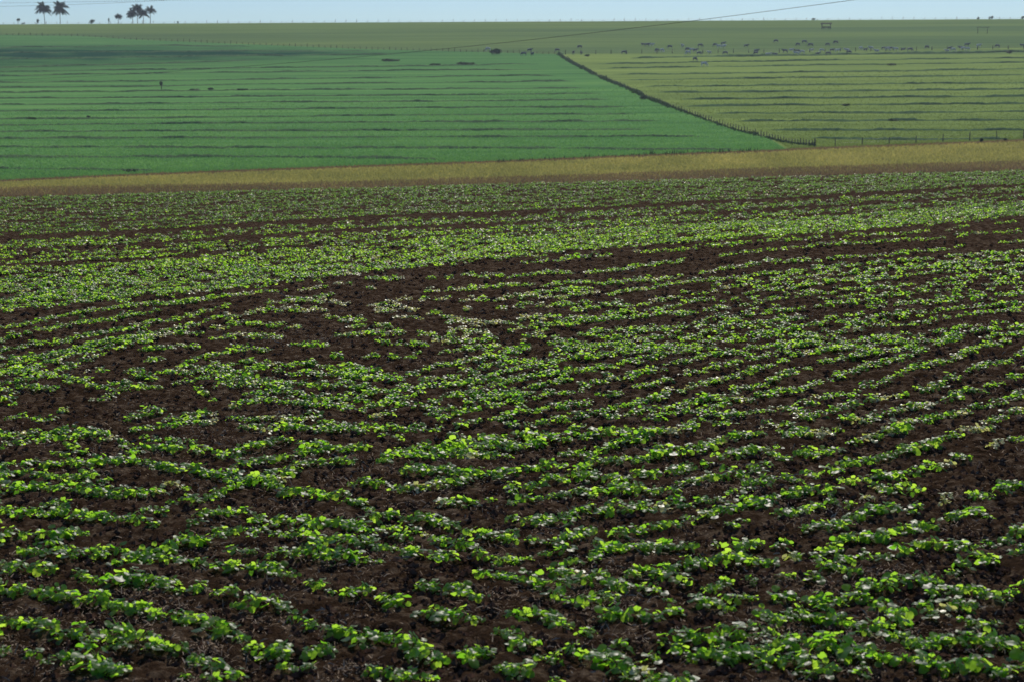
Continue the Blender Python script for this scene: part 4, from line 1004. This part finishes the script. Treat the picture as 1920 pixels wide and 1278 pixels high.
for (x, v, pose, c, face, label) in cattle:
    P = P_far(x, v)
    bm_, hn = COW[(pose, c)]
    o = bpy.data.objects.new('cow', bm_); COL.objects.link(o)
    hh = bpy.data.objects.new('horns', hn); COL.objects.link(hh); hh.parent = o
    rz = {'l': math.pi, 'r': 0.0}.get(face, -R(face) if isinstance(face, int) else 0) + random.gauss(0, 0.35)
    o.location = P; o.rotation_euler = (0, 0, rz); s_ = random.uniform(0.9, 1.08); o.scale = (s_, s_, s_)
    tag(o, label, 'cow', 'cattle grazing on the hillside')

# ---------------------------------------------------------------- troughs on the upper pasture
P = P_far(1549, 54.5)
root = bpy.data.objects.new('feed_trough', None); COL.objects.link(root); root.location = P
tag(root, 'dark roofed cattle trough on posts just below the horizon', 'trough')
for sx in (-1, 1):
    for sy in (-1, 1):
        mb = MB(); mb.box((sx * 2.1, sy * 0.7, 1.25), (0.18, 0.18, 2.7)); mb.build('post', M['wood'], root, False)
mb = MB(); mb.add([(-2.7, -1.3, 2.45), (2.7, -1.3, 2.45), (2.7, 0, 2.95), (-2.7, 0, 2.95), (2.7, 1.3, 2.45), (-2.7, 1.3, 2.45), (-2.7, -1.3, 2.38), (2.7, -1.3, 2.38), (2.7, 0, 2.87), (-2.7, 0, 2.87), (2.7, 1.3, 2.38), (-2.7, 1.3, 2.38)], None,
                  [(0, 1, 2, 3), (3, 2, 4, 5), (6, 9, 8, 7), (9, 11, 10, 8), (0, 6, 7, 1), (5, 4, 10, 11), (0, 3, 9, 6), (3, 5, 11, 9), (1, 7, 8, 2), (2, 8, 10, 4)])
mb.build('roof', M['wood'], root, False)
mb = MB(); mb.box((0, 0, 0.62), (3.8, 0.8, 0.08)); mb.box((0, -0.43, 0.85), (3.8, 0.06, 0.5)); mb.box((0, 0.43, 0.85), (3.8, 0.06, 0.5)); mb.box((-1.93, 0, 0.85), (0.06, 0.8, 0.5)); mb.box((1.93, 0, 0.85), (0.06, 0.8, 0.5)); mb.box((-1.2, 0, 0.3), (0.2, 0.5, 0.56)); mb.box((1.2, 0, 0.3), (0.2, 0.5, 0.56))
mb.build('basin', M['wood'], root, False)
P = P_far(1842, 63)
root = bpy.data.objects.new('timber_gantry', None); COL.objects.link(root); root.location = P
tag(root, 'open wooden frame of two posts and a crossbar below the right horizon', 'frame')
for sx in (-1, 1):
    mb = MB(); mb.tube([(sx * 2.2, 0, -0.2), (sx * 2.2 + 0.03, 0, 1.3), (sx * 2.2, 0, 2.7)], [0.13, 0.12, 0.11], 7); mb.build('post', M['wood'], root)
mb = MB(); mb.box((0.2, 0.0, 2.82), (6.2, 0.2, 0.16)); mb.build('crossbar', M['wood'], root, False)

# ---------------------------------------------------------------- overhead wires
def wire(name, label, pts, Y0_, Y1_, r_):
    """pts in the photograph; the wire runs straight in plan from the distance Y0_ to Y1_"""
    p = np.array(pts, float)
    x = np.linspace(p[0, 0], p[-1, 0], 60)
    co = np.polyfit(p[:, 0], p[:, 1], min(3, len(p) - 1)); v = np.polyval(co, x)
    f_ = (x - x[0]) / (x[-1] - x[0])
    Y = 1 / (1 / Y0_ + (1 / Y1_ - 1 / Y0_) * f_)
    a, b = ray(x, v)
    mb = MB(); mb.tube(np.stack([a * Y, Y, ZC + b * Y], -1), r_, 5)
    o = mb.build(name, M['wire'])
    tag(o, label, 'cable')
wire('power_cable', 'long dark cable sagging from the upper right down across the green field', [(-400, 158), (0, 149), (200, 141), (360, 131), (480, 123), (700, 106), (820, 95), (1000, 75), (1180, 54), (1300, 38), (1450, 20), (1600, 0), (1900, -42), (2200, -84)], 420, 75, 0.013)
wire('power_cable', 'thin upper cable over the tall palms at the top left', [(-300, 8), (0, 6), (66, 5.7), (150, 3.7), (320, 0.5), (500, -5)], 330, 250, 0.016)
wire('power_cable', 'thin lower cable crossing the tall palm crowns at the top left', [(-300, 13), (0, 12), (66, 11.5), (150, 8.7), (217, 5.8), (320, 0), (500, -12)], 330, 240, 0.018)

# ---------------------------------------------------------------- haze
hz = MB(); hz.box((0, 850, 8), (1900, 1900, 140))
m = bpy.data.materials.new('haze_air'); m.use_nodes = True
nt = m.node_tree; nt.nodes.clear()
out = nt.nodes.new('ShaderNodeOutputMaterial'); pv = nt.nodes.new('ShaderNodeVolumePrincipled')
pv.inputs['Color'].default_value = (0.75, 0.86, 1.0, 1)
pv.inputs['Density'].default_value = 0.00011
pv.inputs['Anisotropy'].default_value = 0.3
nt.links.new(pv.outputs[0], out.inputs['Volume'])
tag(hz.build('haze', m, None, False), kind='stuff')
